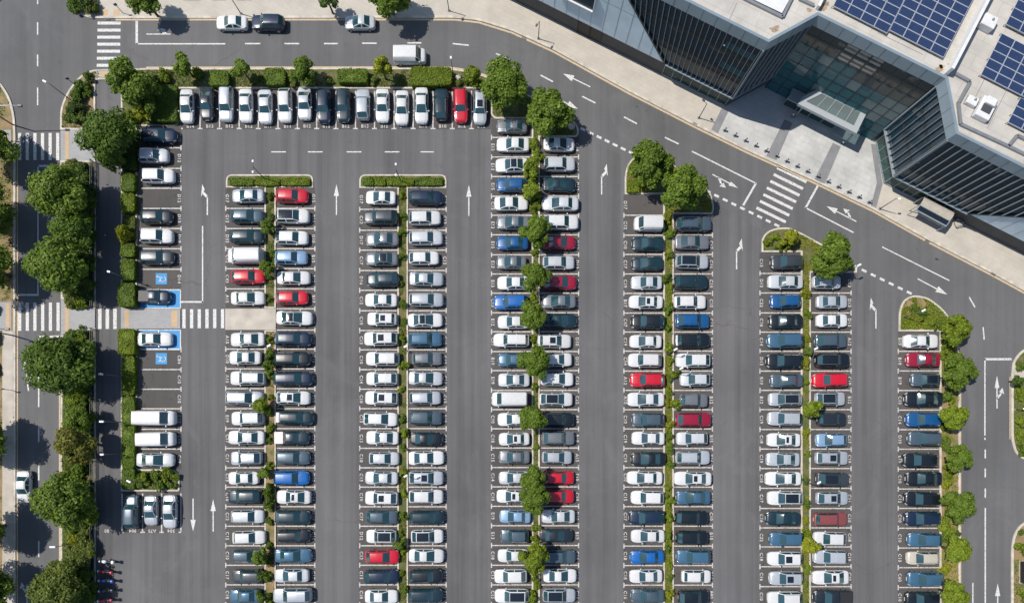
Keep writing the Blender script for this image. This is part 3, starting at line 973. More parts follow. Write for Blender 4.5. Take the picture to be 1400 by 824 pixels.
def body_parts(kind, v=0):
    """loft the shell along x and sort its faces into body, glass and lamps"""
    P = vary(kind, v)
    hl, hw = P['L'] / 2, P['W'] / 2
    xs = [-hl, -hl + .04, -hl + .13, -hl + .30, -hl + .52]
    for x in (P['rw'], P['rw'] + .10, P['rr'] - .08, P['rr'], P['rr'] + .14, (P['rr'] + P['rf']) / 2 - .06, (P['rr'] + P['rf']) / 2 + .06, P['rf'] - .14, P['rf'], P['rf'] + .09, (P['rf'] + P['cowl']) / 2, P['cowl'] - .1, P['cowl'],
              P['cowl'] + .16, lerp(P['cowl'], hl, .35), lerp(P['cowl'], hl, .6), hl - .52, hl - .34, hl - .18, hl - .06, hl):
        xs.append(x)
    xs = sorted(xs)
    keep = [xs[0]]
    for x in xs[1:]:
        if x - keep[-1] > .025:
            keep.append(x)
    xs = keep

    def plan(x):
        t = max(0.0, (abs(x) - .62 * hl) / (.38 * hl))
        k = P.get('nose', .30) if x > 0 else P.get('tailk', .22)
        if kind == 'van':
            k = .24 if x > 0 else .05
        w = hw * (1 - k * t ** 2.6)
        e = max(0.0, (abs(x) - (hl - .16)) / .16)
        return w * (1 - .14 * e ** 2)

    def top(x):
        if x >= P['cowl']:
            t = (x - P['cowl']) / (hl - P['cowl'])
            z = lerp(P['hood'], P['hood'] - .20, t ** 1.7)
            e = max(0.0, (x - (hl - .2)) / .2)
            return z - .20 * e ** 2
        if x >= P['rf']:
            return lerp(P['hood'] + .02, P['H'] - .04, (P['cowl'] - x) / (P['cowl'] - P['rf']))
        if x >= P['rr']:
            t = (x - P['rr']) / (P['rf'] - P['rr'])
            return P['H'] - .04 + .045 * math.sin(PI * min(1, max(0, t)) * .9 + .15)
        if x >= P['rw']:
            return lerp(P['deck'], P['H'] - .04, (x - P['rw']) / (P['rr'] - P['rw']))
        t = (P['rw'] - x) / max(.05, (P['rw'] + hl))
        e = max(0.0, (-x - (hl - .14)) / .14)
        return lerp(P['deck'], P['tail'], t) - .16 * e ** 2

    sec = []
    for x in xs:
        w, zt = plan(x), top(x)
        cab = max(0.0, min(1.0, (zt - P['belt'] - .04) / (P['H'] - P['belt'] - .08)))
        wt = lerp(w * .80, hw * P['wt'], 0) if cab <= 0 else lerp(w * .84, hw * (P['wt'] + .04), cab)
        zb = min(P['belt'], zt - .03)
        wb = w * .915
        cr = .02 + .03 * cab
        lowz = .30 if abs(x) > hl - .1 else .22
        sec.append([(0, zt + cr), (wt * .55, zt + cr * .75), (wt * .88, zt + .004), (wt, zt - .05 - .02 * cab), (wb, zb), (w * .985, zb - .10), (w, max(.5, zb - .42)), (w * .985, .36), (w * .93, lowz)])
    M_ = len(sec[0])

    def vid(i, j, side):
        return (i * M_ + j) * 2 + (1 if side > 0 else 0)
    verts = []
    for x, s_ in zip(xs, sec):
        for (y_, z) in s_:
            verts += [(x, -y_, z), (x, y_, z)]
    groups = {'body': [], 'windscreen': [], 'rear_window': [], 'side_window_a': [], 'side_window_b': [], 'headlight_a': [], 'headlight_b': [], 'tail_light_a': [], 'tail_light_b': []}
    xb = (P['rr'] + P['rf']) / 2
    side_from = P['rw'] if kind not in ('sedan', 'pickup_truck') else P['rr'] - .45
    if kind == 'van':
        side_from = P['rf'] - .14
    for i in range(len(xs) - 1):
        xm = (xs[i] + xs[i + 1]) / 2
        for j in range(M_ - 1):
            for sd in (-1, 1):
                q = [vid(i, j, sd), vid(i + 1, j, sd), vid(i + 1, j + 1, sd), vid(i, j + 1, sd)]
                if sd > 0:
                    q.reverse()
                g = 'body'
                if P['rf'] - .005 < xm < P['cowl'] - .02 and j <= 1:
                    g = 'windscreen'
                elif P['rw'] + .03 < xm < P['rr'] and j <= 1 and kind != 'van':
                    g = 'rear_window'
                elif j == 3 and max(side_from, -hl + .3) < xm < P['cowl'] - .1 and abs(xm - xb) > .07:
                    g = 'side_window_' + ('a' if sd < 0 else 'b')
                elif hl - .36 < xm < hl - .05 and j == 4:
                    g = 'headlight_' + ('a' if sd < 0 else 'b')
                elif -hl + .03 < xm < -hl + .3 and j == 4:
                    g = 'tail_light_' + ('a' if sd < 0 else 'b')
                groups[g].append(tuple(q))
        q = (vid(i, M_ - 1, -1), vid(i + 1, M_ - 1, -1), vid(i + 1, M_ - 1, 1), vid(i, M_ - 1, 1))
        groups['body'].append(tuple(q))
    for i, rev in ((0, False), (len(xs) - 1, True)):
        ring = [vid(i, j, 1) for j in range(M_)] + [vid(i, j, -1) for j in range(M_ - 1, 0, -1)]
        ring = [vid(i, 0, 1)] + ring[1:]
        groups['body'].append(tuple(ring if rev else reversed(ring)))
    out = {}
    for g, fs in groups.items():
        used = sorted({v for f in fs for v in f})
        mp = {v: k for k, v in enumerate(used)}
        m_ = MB()
        if fs:
            m_.add([verts[v] for v in used], [tuple(mp[v] for v in f) for f in fs])
        out[g] = m_
    return out, P


def weld(me):
    bm = bmesh.new()
    bm.from_mesh(me)
    bmesh.ops.remove_doubles(bm, verts=bm.verts, dist=.0005)
    bmesh.ops.recalc_face_normals(bm, faces=bm.faces)
    bm.to_mesh(me)
    bm.free()


def make_car(kind, v=0):
    root = thing(kind, None, None)
    parts, P = body_parts(kind, v)
    hl, hw = P['L'] / 2, P['W'] / 2
    bo = parts['body'].build('body', 'car_paint', root, True)
    weld(bo.data)
    bo.data.polygons.foreach_set('use_smooth', [True] * len(bo.data.polygons))
    for g, nm, mt_ in (('windscreen', 'windscreen', 'car_glass'), ('rear_window', 'rear_window', 'car_glass'), ('side_window_a', 'side_window', 'car_glass'), ('side_window_b', 'side_window', 'car_glass'),
                       ('headlight_a', 'headlight', 'headlamp'), ('headlight_b', 'headlight', 'headlamp'), ('tail_light_a', 'tail_light', 'tail_lamp'), ('tail_light_b', 'tail_light', 'tail_lamp')):
        if parts[g].f:
            o = parts[g].build(nm, mt_, root, True)
            weld(o.data)
    for sd in (-1, 1):
        m_ = MB()
        m_.rbox((P['cowl'] - .22, sd * (hw + .07), P['belt'] - .02), .14, .22, .15, .04)
        m_.bar((P['cowl'] - .2, sd * (hw - .08), P['belt'] + .02), (P['cowl'] - .2, sd * (hw + .03), P['belt'] + .05), .07, .05)
        m_.build('mirror', 'car_paint', root)
        for xw in (hl * .64, -hl * .60):
            w_ = MB()
            R_ = .32 if kind not in ('suv', 'van', 'pickup_truck') else .36
            n = 16
            yo, yi = sd * (hw + .004), sd * (hw - .2)
            for rad, y0, y1, mi in ((R_, yo, yi, 0), (R_ * .62, yo + sd * .006, yo - sd * .02, 1)):
                vs = [(xw + rad * math.cos(2 * PI * k / n), y_, R_ + rad * math.sin(2 * PI * k / n)) for y_ in (y0, y1) for k in range(n)]
                fs = [(k, (k + 1) % n, n + (k + 1) % n, n + k) for k in range(n)] + [tuple(range(n)), tuple(range(2 * n - 1, n - 1, -1))]
                w_.add(vs, fs, mi)
            w_.build('wheel', ['tyre', 'rim'], root)
    g = MB()
    g.rbox((hl - .04, 0, .42), .07, P['W'] * .5, .2, .03)
    g.build('grille', 'black_plastic', root)
    for xp in (hl + .004, -hl - .004):
        g = MB()
        g.box((xp, 0, .45 if xp > 0 else .62), .02, .5, .12)
        g.build('number_plate', 'plate_white', root)
    if kind == 'pickup_truck':
        g = MB()
        x0, x1, w_ = -hl + .12, P['rw'] - .12, hw * .80
        g.rbox(((x0 + x1) / 2, 0, P['deck'] - .1), x1 - x0, 2 * w_, .16, .03)
        g.build('bed_cover', 'black_plastic', root)
    return root


NV = {'sedan': 4, 'hatchback': 4, 'suv': 4, 'estate_car': 3, 'van': 2, 'pickup_truck': 1}
PROTO = {(k, v): make_car(k, v) for k in KIND for v in range(NV[k])}


def roof_piece(kind, what, v):
    P = vary(kind, v)
    m_ = MB()
    hw = P['W'] / 2
    wr = hw * (P['wt'] + .02)
    H = P['H'] + .028

    def arc_patch(x0, x1, w_, lift, mi=0):
        nx, ny = 4, 4
        vs = []
        for i in range(nx + 1):
            for j in range(ny + 1):
                x = x0 + (x1 - x0) * i / nx
                v = (j / ny) * 2 - 1
                t = (x - P['rr']) / (P['rf'] - P['rr'])
                z = P['H'] - .04 + .045 * math.sin(PI * min(1, max(0, t)) * .9 + .15) + .05 - .028 * abs(v * w_ / wr) ** 1.8 + lift
                vs.append((x, v * w_, z))
        fs = [(i * (ny + 1) + j, (i + 1) * (ny + 1) + j, (i + 1) * (ny + 1) + j + 1, i * (ny + 1) + j + 1) for i in range(nx) for j in range(ny)]
        m_.add(vs, fs, mi)
    L_ = P['rf'] - P['rr']
    if what == 's':
        arc_patch(P['rf'] - .12 - L_ * .42, P['rf'] - .14, wr * .62, .012)
        return m_, 'sunroof', 'roof_glass'
    if what == 'p':
        arc_patch(P['rr'] + .10, P['rf'] - .06, wr * .86, .012)
        return m_, 'glass_roof', 'roof_glass'
    if what == 'b':
        m_.rbox((-P['L'] / 2 + (P['L'] / 2 + P['rw']) / 2 + .1, 0, P['deck'] - .06), (P['L'] / 2 + P['rw']) * .8 + .35, P['W'] * .74, .12, .04)
        return m_, 'boot_lid', 'white_paint'
    if what == 't':
        m_.rbox((-P['L'] / 2 + .85, 0, P['deck'] + .0), 1.25, P['W'] * .86, .16, .05)
        return m_, 'bed_load', 'bed_white'
    return None


ROOF_MESH = {}


def roof_mesh(kind, what, v, side=0):
    key = (kind, what, v, side)
    if key not in ROOF_MESH:
        if what == 'r':
            P = vary(kind, v)
            m_ = MB()
            yy = side * P['W'] / 2 * P['wt'] * .93
            pts = [(P['rr'] + .02, yy, P['H'] - .04), (P['rr'] + .12, yy, P['H'] + .055), (P['rf'] - .25, yy, P['H'] + .055), (P['rf'] - .12, yy, P['H'] - .02)]
            m_.tube(pts, [.025] * 4, 6)
            ROOF_MESH[key] = (m_.mesh('roof_rail', ['chrome']), 'roof_rail')
        else:
            m_, nm, mt_ = roof_piece(kind, what, v)
            ROOF_MESH[key] = (m_.mesh(nm, [mt_]), nm)
    return ROOF_MESH[key]


PAINT = {'white': (.575, .58, .583, 1), 'silver': (.44, .47, .505, .7), 'pale silver': (.49, .51, .535, .85), 'grey': (.165, .178, .195, .7), 'dark grey': (.042, .050, .060, .8),
         'slate grey': (.062, .095, .125, .8), 'charcoal': (.014, .020, .028, .9), 'black': (.005, .009, .013, 1), 'navy': (.006, .017, .042, .95), 'dark teal': (.007, .025, .037, .95),
         'blue': (.006, .072, .21, .95), 'bright blue': (.006, .105, .36, 1), 'steel blue': (.045, .115, .19, .85), 'light blue': (.21, .33, .49, .8), 'red': (.47, .007, .022, 1), 'dark red': (.25, .006, .028, 1),
         'maroon': (.22, .055, .055, .95), 'beige': (.48, .44, .37, .9)}
CODE = {'W': 'white', 'S': 'silver', 'P': 'pale silver', 'G': 'grey', 'DG': 'dark grey', 'SL': 'slate grey', 'CH': 'charcoal', 'K': 'black', 'N': 'navy', 'T': 'dark teal', 'B': 'blue', 'BB': 'bright blue',
        'SB': 'steel blue', 'LB': 'light blue', 'R': 'red', 'DR': 'dark red', 'M': 'maroon', 'BE': 'beige'}
TYPE = {'sd': 'sedan', 'hb': 'hatchback', 'sv': 'suv', 'es': 'estate_car', 'vn': 'van', 'pk': 'pickup_truck'}
TWORD = {'sedan': 'sedan', 'hatchback': 'hatchback', 'suv': 'SUV', 'estate_car': 'estate', 'van': 'van', 'pickup_truck': 'pickup'}
FEAT = {'s': ' with sunroof', 'p': ' with glass roof', 'r': ' with roof rails', 'b': ' with white boot', 't': ' with loaded bed', 'x': ''}
CW = {'sedan': 'car', 'hatchback': 'car', 'suv': 'car', 'estate_car': 'car', 'van': 'van', 'pickup_truck': 'pickup'}
for r_ in PROTO.values():
    remember(r_)
rnd = random.Random(3)
n_cars = 0


def put_car(kind, colour, loc, rz, length, feats, label, group, width=None):
    global n_cars
    P = KIND[kind]
    var = 0 if kind == 'van' else rnd.randrange(NV[kind])
    c = copy_tree(PROTO[(kind, var)])
    c.location = (loc[0], loc[1], .006)
    c.rotation_euler = (0, 0, rz)
    k = length / P['L']
    kw = (width / P['W']) if width else max(.95, min(1.05, 1 + (k - 1) * .3))
    c.scale = (k, kw, kw)
    rgba = list(PAINT[colour])
    j = rnd.uniform(.93, 1.06)
    rgba[:3] = [min(.84, v * j) for v in rgba[:3]]
    if len(label.split()) > 16:
        print('LONG', label)
    for ch in c.children:
        ch.color = rgba
    for f in feats:
        if f == 'x':
            continue
        for sd in ((-1, 1) if f == 'r' else (0,)):
            me, nm = roof_mesh(kind, f, var, sd)
            o = bpy.data.objects.new(nm, me)
            COL.objects.link(o)
            o.parent = c
            if f in 'pb':
                tag(o, 'black glass roof panel' if f == 'p' else 'white boot lid')
    tag(c, label, CW[kind], group)
    n_cars += 1
    return c


TH = {'L': PI, 'R': 0.0, 'D': -PI / 2, 'U': PI / 2}
CARS = {
    'A': ('row by the clipped hedge', '0 193 241 N sv R;1 189 230 P sv R r;2 193 238 W sv R;4 192 235 CH sv R;5 191 236 W sv R;6 191 237 DG sv R r;8 189 232 N pk R'),
    'A2': ('row below the paver walkway', '0 188 235 W sd R;4 178 240 W vn R;5 183 239 W vn R;6 187 238 P sd R'),
    'B': ('road side of the scrub median', '0 317 361 S sd L;1 315 360 SL hb R;2 314 361 T hb R;3 311.5 361 W vn L;4 316 362 R hb R;5 316 362 W sd R;7 315 362 W sd L;8 313 357 W sd L;9 314.5 362.5 W sv L r;10 308.5 359.5 S es R;11 316 360.5 W sv L;12 312 362 W sd L;'
          '13 315 358 S sv L r;14 312 354 W sd L;15 311.5 357 T sv L;16 316 361 P es R;17 318 363 W hb R;18 317 359 SL hb R;19 317 359 DG sv L;20 314 356 SB sd L'),
    'C': ('building side of the scrub median', '0 377 421 R hb R;1 377 422.5 W sv R p;2 377 421 W hb R;3 376 420 LB hb R;4 379 424 W sd R;5 377 421 R hb R;6 378 427 W sd R p;7 375 425 N sv R;8 375 424 K sv R;9 374 427 N es R;10 378 424 W hb R s;11 379 428 T hb R b;12 374 422.5 T pk R t;'
          '13 377 423.5 SL sv R;14 374 422.5 BB sv R;15 378 425 W sd L s;16 376 424 T sv R;17 378 424 K es R;18 376 426 SB sd R;19 375 422.5 P sd L;20 373 426 S sv L'),
    'D': ('road side of the grass median', '0 500 541 W sd L;1 496.5 543.5 DG sv L;2 500 545 G sd L;3 500 544 G sd L p;4 501 545.5 T sv L;5 499 543 W sd L;6 502 542.5 W hb L s;7 497.5 543.5 W sv L s;8 500 546 W sv L;9 500.5 543.5 W hb L;10 499 544 W sv L s;11 497 543.5 W hb R;12 500.5 545 W sd L;'
          '13 504.5 545.5 P hb R;14 499 544 P sd L;15 499 544 W sv L s;16 500 544 SL hb R;17 500.5 542 W sv L p;18 499 545.5 R hb R;19 498 545.5 N sv R;20 499 544 W sd R'),
    'E': ('building side of the grass median', '0 559 605 N es R;1 559 602.5 W sv R;2 559 605 P es R;3 559 600 W hb R;4 560 606 S sd R;5 559 606 S es R;6 558 605 W sd R p;7 558 604 SB sv R;8 563 604 G hb R;9 559 605 P sd R;10 560 602.5 S es R;11 559 604 SL sv R r;12 561 605 K sd R;'
          '13 559 607 W sd R;14 559 606 S sv R s;15 559 606 W sv R;16 560 607 T es R;17 562 606 W sv R p;18 559 607 W sd R;19 560 605 K sv R;20 559 605 T sv R'),
    'F': ('road side of the round-tree median', '0 679 721 G sd L;1 679 723.5 W sd L;2 677.5 722 W sd L p;3 679 720 B hb L;4 676 722 W sd R;5 679 723 G sd L;6 679 722 B sd L;7 679 719.5 G sd L;8 680 724 W sd L;9 675 722 BB sv L;10 680.5 724 W sd L;11 674.5 723.5 W es L;12 680.5 722 SB hb L;13 681 724 P sd L;'
          '14 672.5 721 W vn L;15 680.5 724 W sd L;16 682 724 W sd L s;17 682 724 G sd L;18 682 725 P sd L;19 679 723 W sd L s;20 683 725.5 LB sd L;21 684 723 SL sv L;22 680.5 722 W sd L;23 676 720.5 W sv L;24 676.5 723.5 W sv L p'),
    'G': ('building side of the round-tree median', '1 743 785.5 W sd R;2 744 786.5 P sv R;3 742 787 T sd R;4 741 791 P sd L;5 743 791 W sv R;6 742.5 787 DR sd R;7 742 785.5 P hb R;8 743 788 DR hb R;9 741 787 G sd L;10 743 788.5 T sd R;11 735 781 W hb R s;12 741 782 W hb R;13 739 784 W hb R;14 737.5 783 W hb R p;15 743 785 K sv R;'
          '16 741 785.5 G sv R r;17 741 782 S hb R;18 743 785 R hb R;19 743 785 R hb R;20 740.5 786 P sd L;21 737.5 783 CH sd R;22 743.5 787 SL hb R;23 743 788.5 W sd R;24 742 787 S sv R p'),
    'H': ('road side of the bright-green median', '1 867 908.5 W vn L;2 864 907.5 T sd L;3 864 906 T sd L;4 863 905 P sd L;5 860 906 W sd L s;6 863 909 K sv L;7 861 904.5 W sd L;8 859 904.5 W sv L;9 861.5 909 R sv L;10 858 908 W sd L;11 864 909 SL sv L;12 864 908.5 W sd L;13 863 910 K sd L;'
          '14 857.5 905.5 W sd L;15 863 907.5 W sv L;16 860 908.5 N sv L;17 863 908.5 W sd L;18 861.5 907.5 BB sd L;19 861 905.5 W sd L;20 862.5 908 SL sd L'),
    'I': ('building side of the bright-green median', '1 925 973 SL sv R r;2 922.5 970 G sd R;3 924 969 S sv R p;4 922 967.5 T sv R;5 921.5 965.5 W hb R;6 924 970 B sv R;7 924 970.5 K sv R b;8 924.5 971 W sv L;9 930 971 P hb L;10 929 968 G sv R;11 924.5 972.5 DR sv R;12 925 967.5 P hb L;13 924 971 S sv R r;'
          '14 922 972.5 W sd L s;15 924.5 971 SB sd L;16 923 969 K sv R;17 924.5 969 K sv R;18 925 971.5 SB sv L;19 932 972.5 W hb R;20 927.5 970 K sv R'),
    'J': ('road side of the lone-tree median', '0 1054 1097.5 DG sv L;1 1050 1097.5 P sd L;2 1053 1095 B hb L;3 1051 1097 K sd L;4 1049 1098.5 SB sv L;5 1048 1097.5 K sv L;6 1053 1097.5 SL sd L;7 1051 1096 S hb L p;8 1050 1096 S sv L;9 1049 1094 W sd L s;10 1048 1093 S sd L;11 1046.5 1095 W sd L;12 1050 1098 W sv L p;13 1047 1094 T sd L;'
          '14 1052.5 1098 SB sv L;15 1050 1097 W sv L s;16 1052 1097.5 S sv L s;17 1050 1096 W sv L r'),
    'K': ('building side of the lone-tree median', '1 1111 1150 P hb R;2 1116 1159 S sd R;3 1116 1159 W sd R;4 1114 1158 SL sv R;5 1115 1162 K sv R r;6 1111 1159 R sv L;7 1115 1156 S sv R p;8 1117.5 1157.5 CH es R;9 1115.5 1157.5 LB hb L;10 1115 1160 S es R s;11 1116 1161 DG sv R p;12 1116 1160 S hb R s;13 1112.5 1159 M es R;'
          '14 1112.5 1157 W sv L;15 1112.5 1158 S sv L;16 1111 1160 W sd L s;17 1112.5 1165.5 CH pk L'),
    'L': ('outer row along the tree verge', '0 1235 1283 W sd R;1 1239 1285 DR sd L;2 1245.5 1285 SL hb L p;3 1236.5 1288.5 K sd L;4 1239 1286.5 B sv L;5 1242 1287 SL sv L;6 1235 1282 K sv L;7 1238.5 1287.5 K sd L;8 1237 1285 K sv L;9 1237.5 1286 N sv L;10 1241.5 1287.5 SB sv L;11 1240 1283 BE hb L;12 1241 1290 SB sv L;13 1238.5 1284.5 K sv L'),
}
for rn, (where, s_) in CARS.items():
    ys, i0 = ROWS[rn][0], 0
    lines = YS[ys]
    for item in s_.split(';'):
        p = item.split()
        i, x0, x1, colour, kind, face = int(p[0]), float(p[1]), float(p[2]), CODE[p[3]], TYPE[p[4]], p[5]
        feats = p[6] if len(p) > 6 else ''
        ym = (lines[i] + lines[i + 1]) / 2
        if rn == 'A' and i == 0:
            ym = 188.5
        zz = KIND[kind]['H'] * .5
        x = G((x0 + x1) / 2, 0, zz)[0]
        ln = (x1 - x0) / 10 * (HC - zz) / HC
        if kind == 'van':      # its tall upright tail leans in the view, its low nose does not
            rear, nose = (x0, x1) if face == 'R' else (x1, x0)
            xr = G(rear, 0, 2.0 if abs(rear - NX) > abs(nose - NX) else .5)[0]
            xn = G(nose, 0, .8)[0]
            x, ln = (xr + xn) / 2, abs(xr - xn)
        y_ = G(0, ym)[1] + rnd.uniform(-.12, .12)
        pl = 'bay down the ' if rn != 'A2' else 'bay down the '
        n_ = i - (1 if rn in 'GIK' and len(rn) == 1 else 0)
        label = f"{colour} {TWORD[kind]}{''.join(FEAT[f] for f in feats)}, {ORD[n_]} {pl}{where}"
        put_car(kind, colour, (x, y_), TH[face] + rnd.uniform(-.022, .022), ln, feats, label, 'cars parked in the bays of the car park')
for i, y0, y1, c_, k_, f_, ft in [(0, 122.5, 168, 'W', 'sd', 'D', ''), (1, 120, 164, 'CH', 'sd', 'D', ''), (2, 118, 165.5, 'S', 'es', 'D', ''), (3, 122, 167, 'W', 'sd', 'D', ''), (4, 123, 169, 'P', 'sd', 'D', ''), (5, 121, 167, 'W', 'hb', 'D', ''), (6, 120, 163.5, 'P', 'sd', 'D', ''),
                                  (7, 121, 167.5, 'N', 'sv', 'D', ''), (8, 121, 166, 'T', 'sv', 'D', ''), (9, 121, 163, 'S', 'sv', 'U', ''), (10, 122, 167, 'W', 'sd', 'D', ''), (11, 124, 170.5, 'W', 'sd', 'D', ''), (12, 120, 169, 'W', 'sd', 'D', ''), (13, 120, 164, 'T', 'sv', 'U', 'r'), (14, 120, 167, 'R', 'sv', 'D', ''), (15, 124, 169.5, 'S', 'es', 'D', 's')]:
    kind = TYPE[k_]
    zz = KIND[kind]['H'] * .5
    x = G((XT[i] + XT[i + 1]) / 2, 0)[0] - .1
    y_ = G(0, (y0 + y1) / 2, zz)[1]
    put_car(kind, CODE[c_], (x, y_), TH[f_] + rnd.uniform(-.015, .015), (y1 - y0) / 10 * .985, ft,
            f"{CODE[c_]} {TWORD[kind]}{''.join(FEAT[f] for f in ft)}, {ORD[i]} bay along the hedged row from the corner trees", 'cars parked in the bays of the car park')
for px, y0, y1, c_, k_, f_, lab in [(180.5, 676, 722, 'SL', 'sv', 'U', 'slate grey SUV in the three-car bay, on the service lane side'), (206.5, 677, 718, 'S', 'sd', 'D', 'silver sedan in the middle of the three-car bay below the hedge strip'), (232.5, 676, 722, 'P', 'sd', 'D', 'pale silver sedan in the three-car bay, on the aisle side')]:
    kind = TYPE[k_]
    x, y_ = G(px, (y0 + y1) / 2, .7)
    put_car(kind, CODE[c_], (x, y_), TH[f_], (y1 - y0) / 10 * .985, '', lab, 'cars parked in the bays of the car park')
for x0, x1, py, c_, k_, f_, lab in [(295, 338, 31, 'W', 'sd', 'L', 'white sedan parked at the top kerb, tail to tail with a navy SUV'), (343, 388.5, 30.5, 'N', 'sv', 'L', 'navy SUV parked at the top kerb behind a white sedan'),
                                    (471, 513, 30.5, 'P', 'sd', 'L', 'pale silver sedan parked alone at the top kerb near a tree shadow'), (537.5, 582, 75, 'W', 'vn', 'R', 'white panel van driving along the top road past the hedges')]:
    kind = TYPE[k_]
    x, y_ = G((x0 + x1) / 2, py, KIND[kind]['H'] * .55)
    put_car(kind, CODE[c_], (x, y_), TH[f_] + rnd.uniform(-.01, .01), (x1 - x0) / 10 * .985, '', lab, 'cars on the roads around the car park', 1.95 if k_ == 'vn' else None)
x, y_ = G(32, 665.5, .8)
put_car('sedan', 'white', (x, y_), TH['D'], 4.35, '', 'white sedan driving down the shaded side road beside the kerb', 'cars on the roads around the car park')
for r_ in PROTO.values():      # the prototypes themselves are not part of the place
    for ch in list(r_.children):
        bpy.data.objects.remove(ch)
    bpy.data.objects.remove(r_)
print('cars', n_cars)

# ------------------------------------------------------------------ motorcycles in the shade by the fence
TANK = {'white': (.75, .75, .76, 1), 'red': (.40, .01, .03, 1), 'blue': (.02, .10, .45, 1), 'dark grey': (.03, .035, .04, 1), 'crimson': (.33, .01, .03, 1)}


def motorcycle(px, py, colour, label):
    x, y_ = G(px, py, .7)
    r = thing('motorcycle', label, 'motorcycle', (x, y_, .006), PI + rnd.uniform(-.12, .12), 'motorcycles parked by the dark railing')
    r.scale = (1.12, 1.25, 1.1)

    def part(name, mb, mt_, smooth=True):
        o = mb.build(name, mt_, r, smooth, (0, 0, 0))
        o.color = TANK[colour]
        return o
    for xw in (.68, -.66):
        w_ = MB()
        n = 18
        ring = [(xw + .3 * math.cos(2 * PI * k / n), 0, .3 + .3 * math.sin(2 * PI * k / n)) for k in range(n + 1)]
        w_.tube(ring, [.06] * (n + 1), 6, cap=False)
        w_.tube([(xw, -.07, .3), (xw, .07, .3)], [.12, .12], 10)
        part('wheel', w_, 'tyre')
    m_ = MB()
    m_.tube([(.62, 0, .62), (.3, 0, .78), (.0, 0, .80), (-.2, 0, .72)], [.05, .17, .19, .08], 10)
    part('fuel_tank', m_, 'car_paint')
    m_ = MB()
    m_.tube([(-.12, 0, .74), (-.35, 0, .76), (-.7, 0, .84), (-.92, 0, .88)], [.08, .14, .13, .05], 10)
    part('seat', m_, 'black_plastic')
    m_ = MB()
    m_.tube([(.25, 0, .62), (.0, 0, .42), (-.35, 0, .42), (-.55, 0, .62)], [.1, .2, .18, .08], 8)
    part('engine', m_, 'grey_metal')
    m_ = MB()
    m_.tube([(.38, -.38, 1.02), (.5, -.2, 1.0), (.52, 0, .98), (.5, .2, 1.0), (.38, .38, 1.02)], [.025] * 5, 6)
    m_.tube([(.52, 0, .98), (.68, 0, .32)], [.04, .035], 6)
    part('handlebar', m_, 'lamp_metal')
    m_ = MB()
    m_.tube([(.52, 0, .86), (.7, 0, .86), (.74, 0, .86)], [.12, .13, .06], 10)
    part('headlight', m_, 'headlamp')
    m_ = MB()
    m_.rbox((-.98, 0, .80), .34, .36, .28, .06)
    part('top_box', m_, 'car_paint')


for px, py, c_, lb in [(145, 767, 'white', 'white and black motorcycle, first of those beside the railing, in full sun'), (143, 780.5, 'red', 'red motorcycle by the railing between a white and a blue one'), (144, 793, 'blue', 'blue motorcycle by the railing at the edge of the tree shade'),
                       (144, 806.5, 'dark grey', 'dark grey motorcycle wholly in the tree shade by the railing'), (143, 820, 'crimson', 'crimson motorcycle by the railing, deepest in the tree shade')]:
    motorcycle(px, py, c_, lb)
# ------------------------------------------------------------------ plants
from mathutils import noise as mnoise


def leaf_quads(pos, nrm, size, rng):
    """numpy: one small rhombic leaf clump per point"""
    n = len(pos)
    nrm = nrm / np.linalg.norm(nrm, axis=1, keepdims=True)
    rv = rng.normal(size=(n, 3))
    a = np.cross(nrm, rv)
    a /= np.linalg.norm(a, axis=1, keepdims=True)
    b_ = np.cross(nrm, a)
    s = size * rng.uniform(.6, 1.35, size=(n, 1))
    w = s * rng.uniform(.45, .8, size=(n, 1))
    droop = nrm * s * rng.uniform(-.35, .15, size=(n, 1))
    v = np.empty((n, 4, 3))
    v[:, 0] = pos - a * s + droop
    v[:, 1] = pos - b_ * w
    v[:, 2] = pos + a * s + droop
    v[:, 3] = pos + b_ * w
    return v.reshape(-1, 3)


def quads_mesh(name, v, mats, extra=None):
    n = len(v) // 4
    ev = np.array(extra.v, dtype=float).reshape(-1, 3) if extra and extra.v else np.zeros((0, 3))
    me = bpy.data.meshes.new(name)
    nv = len(v) + len(ev)
    me.vertices.add(nv)
    me.vertices.foreach_set('co', np.concatenate([v, ev]).astype(np.float32).ravel())
    ef = extra.f if extra else []
    loops = list(range(4 * n)) + [i + len(v) for f in ef for i in f]
    starts = [4 * i for i in range(n)]
    c = 4 * n
    for f in ef:
        starts.append(c)
        c += len(f)
    me.loops.add(len(loops))
    me.loops.foreach_set('vertex_index', loops)
    me.polygons.add(len(starts))
    me.polygons.foreach_set('loop_start', starts)
    me.update(calc_edges=True)
    for k in mats:
        me.materials.append(MATS[k])
    return me


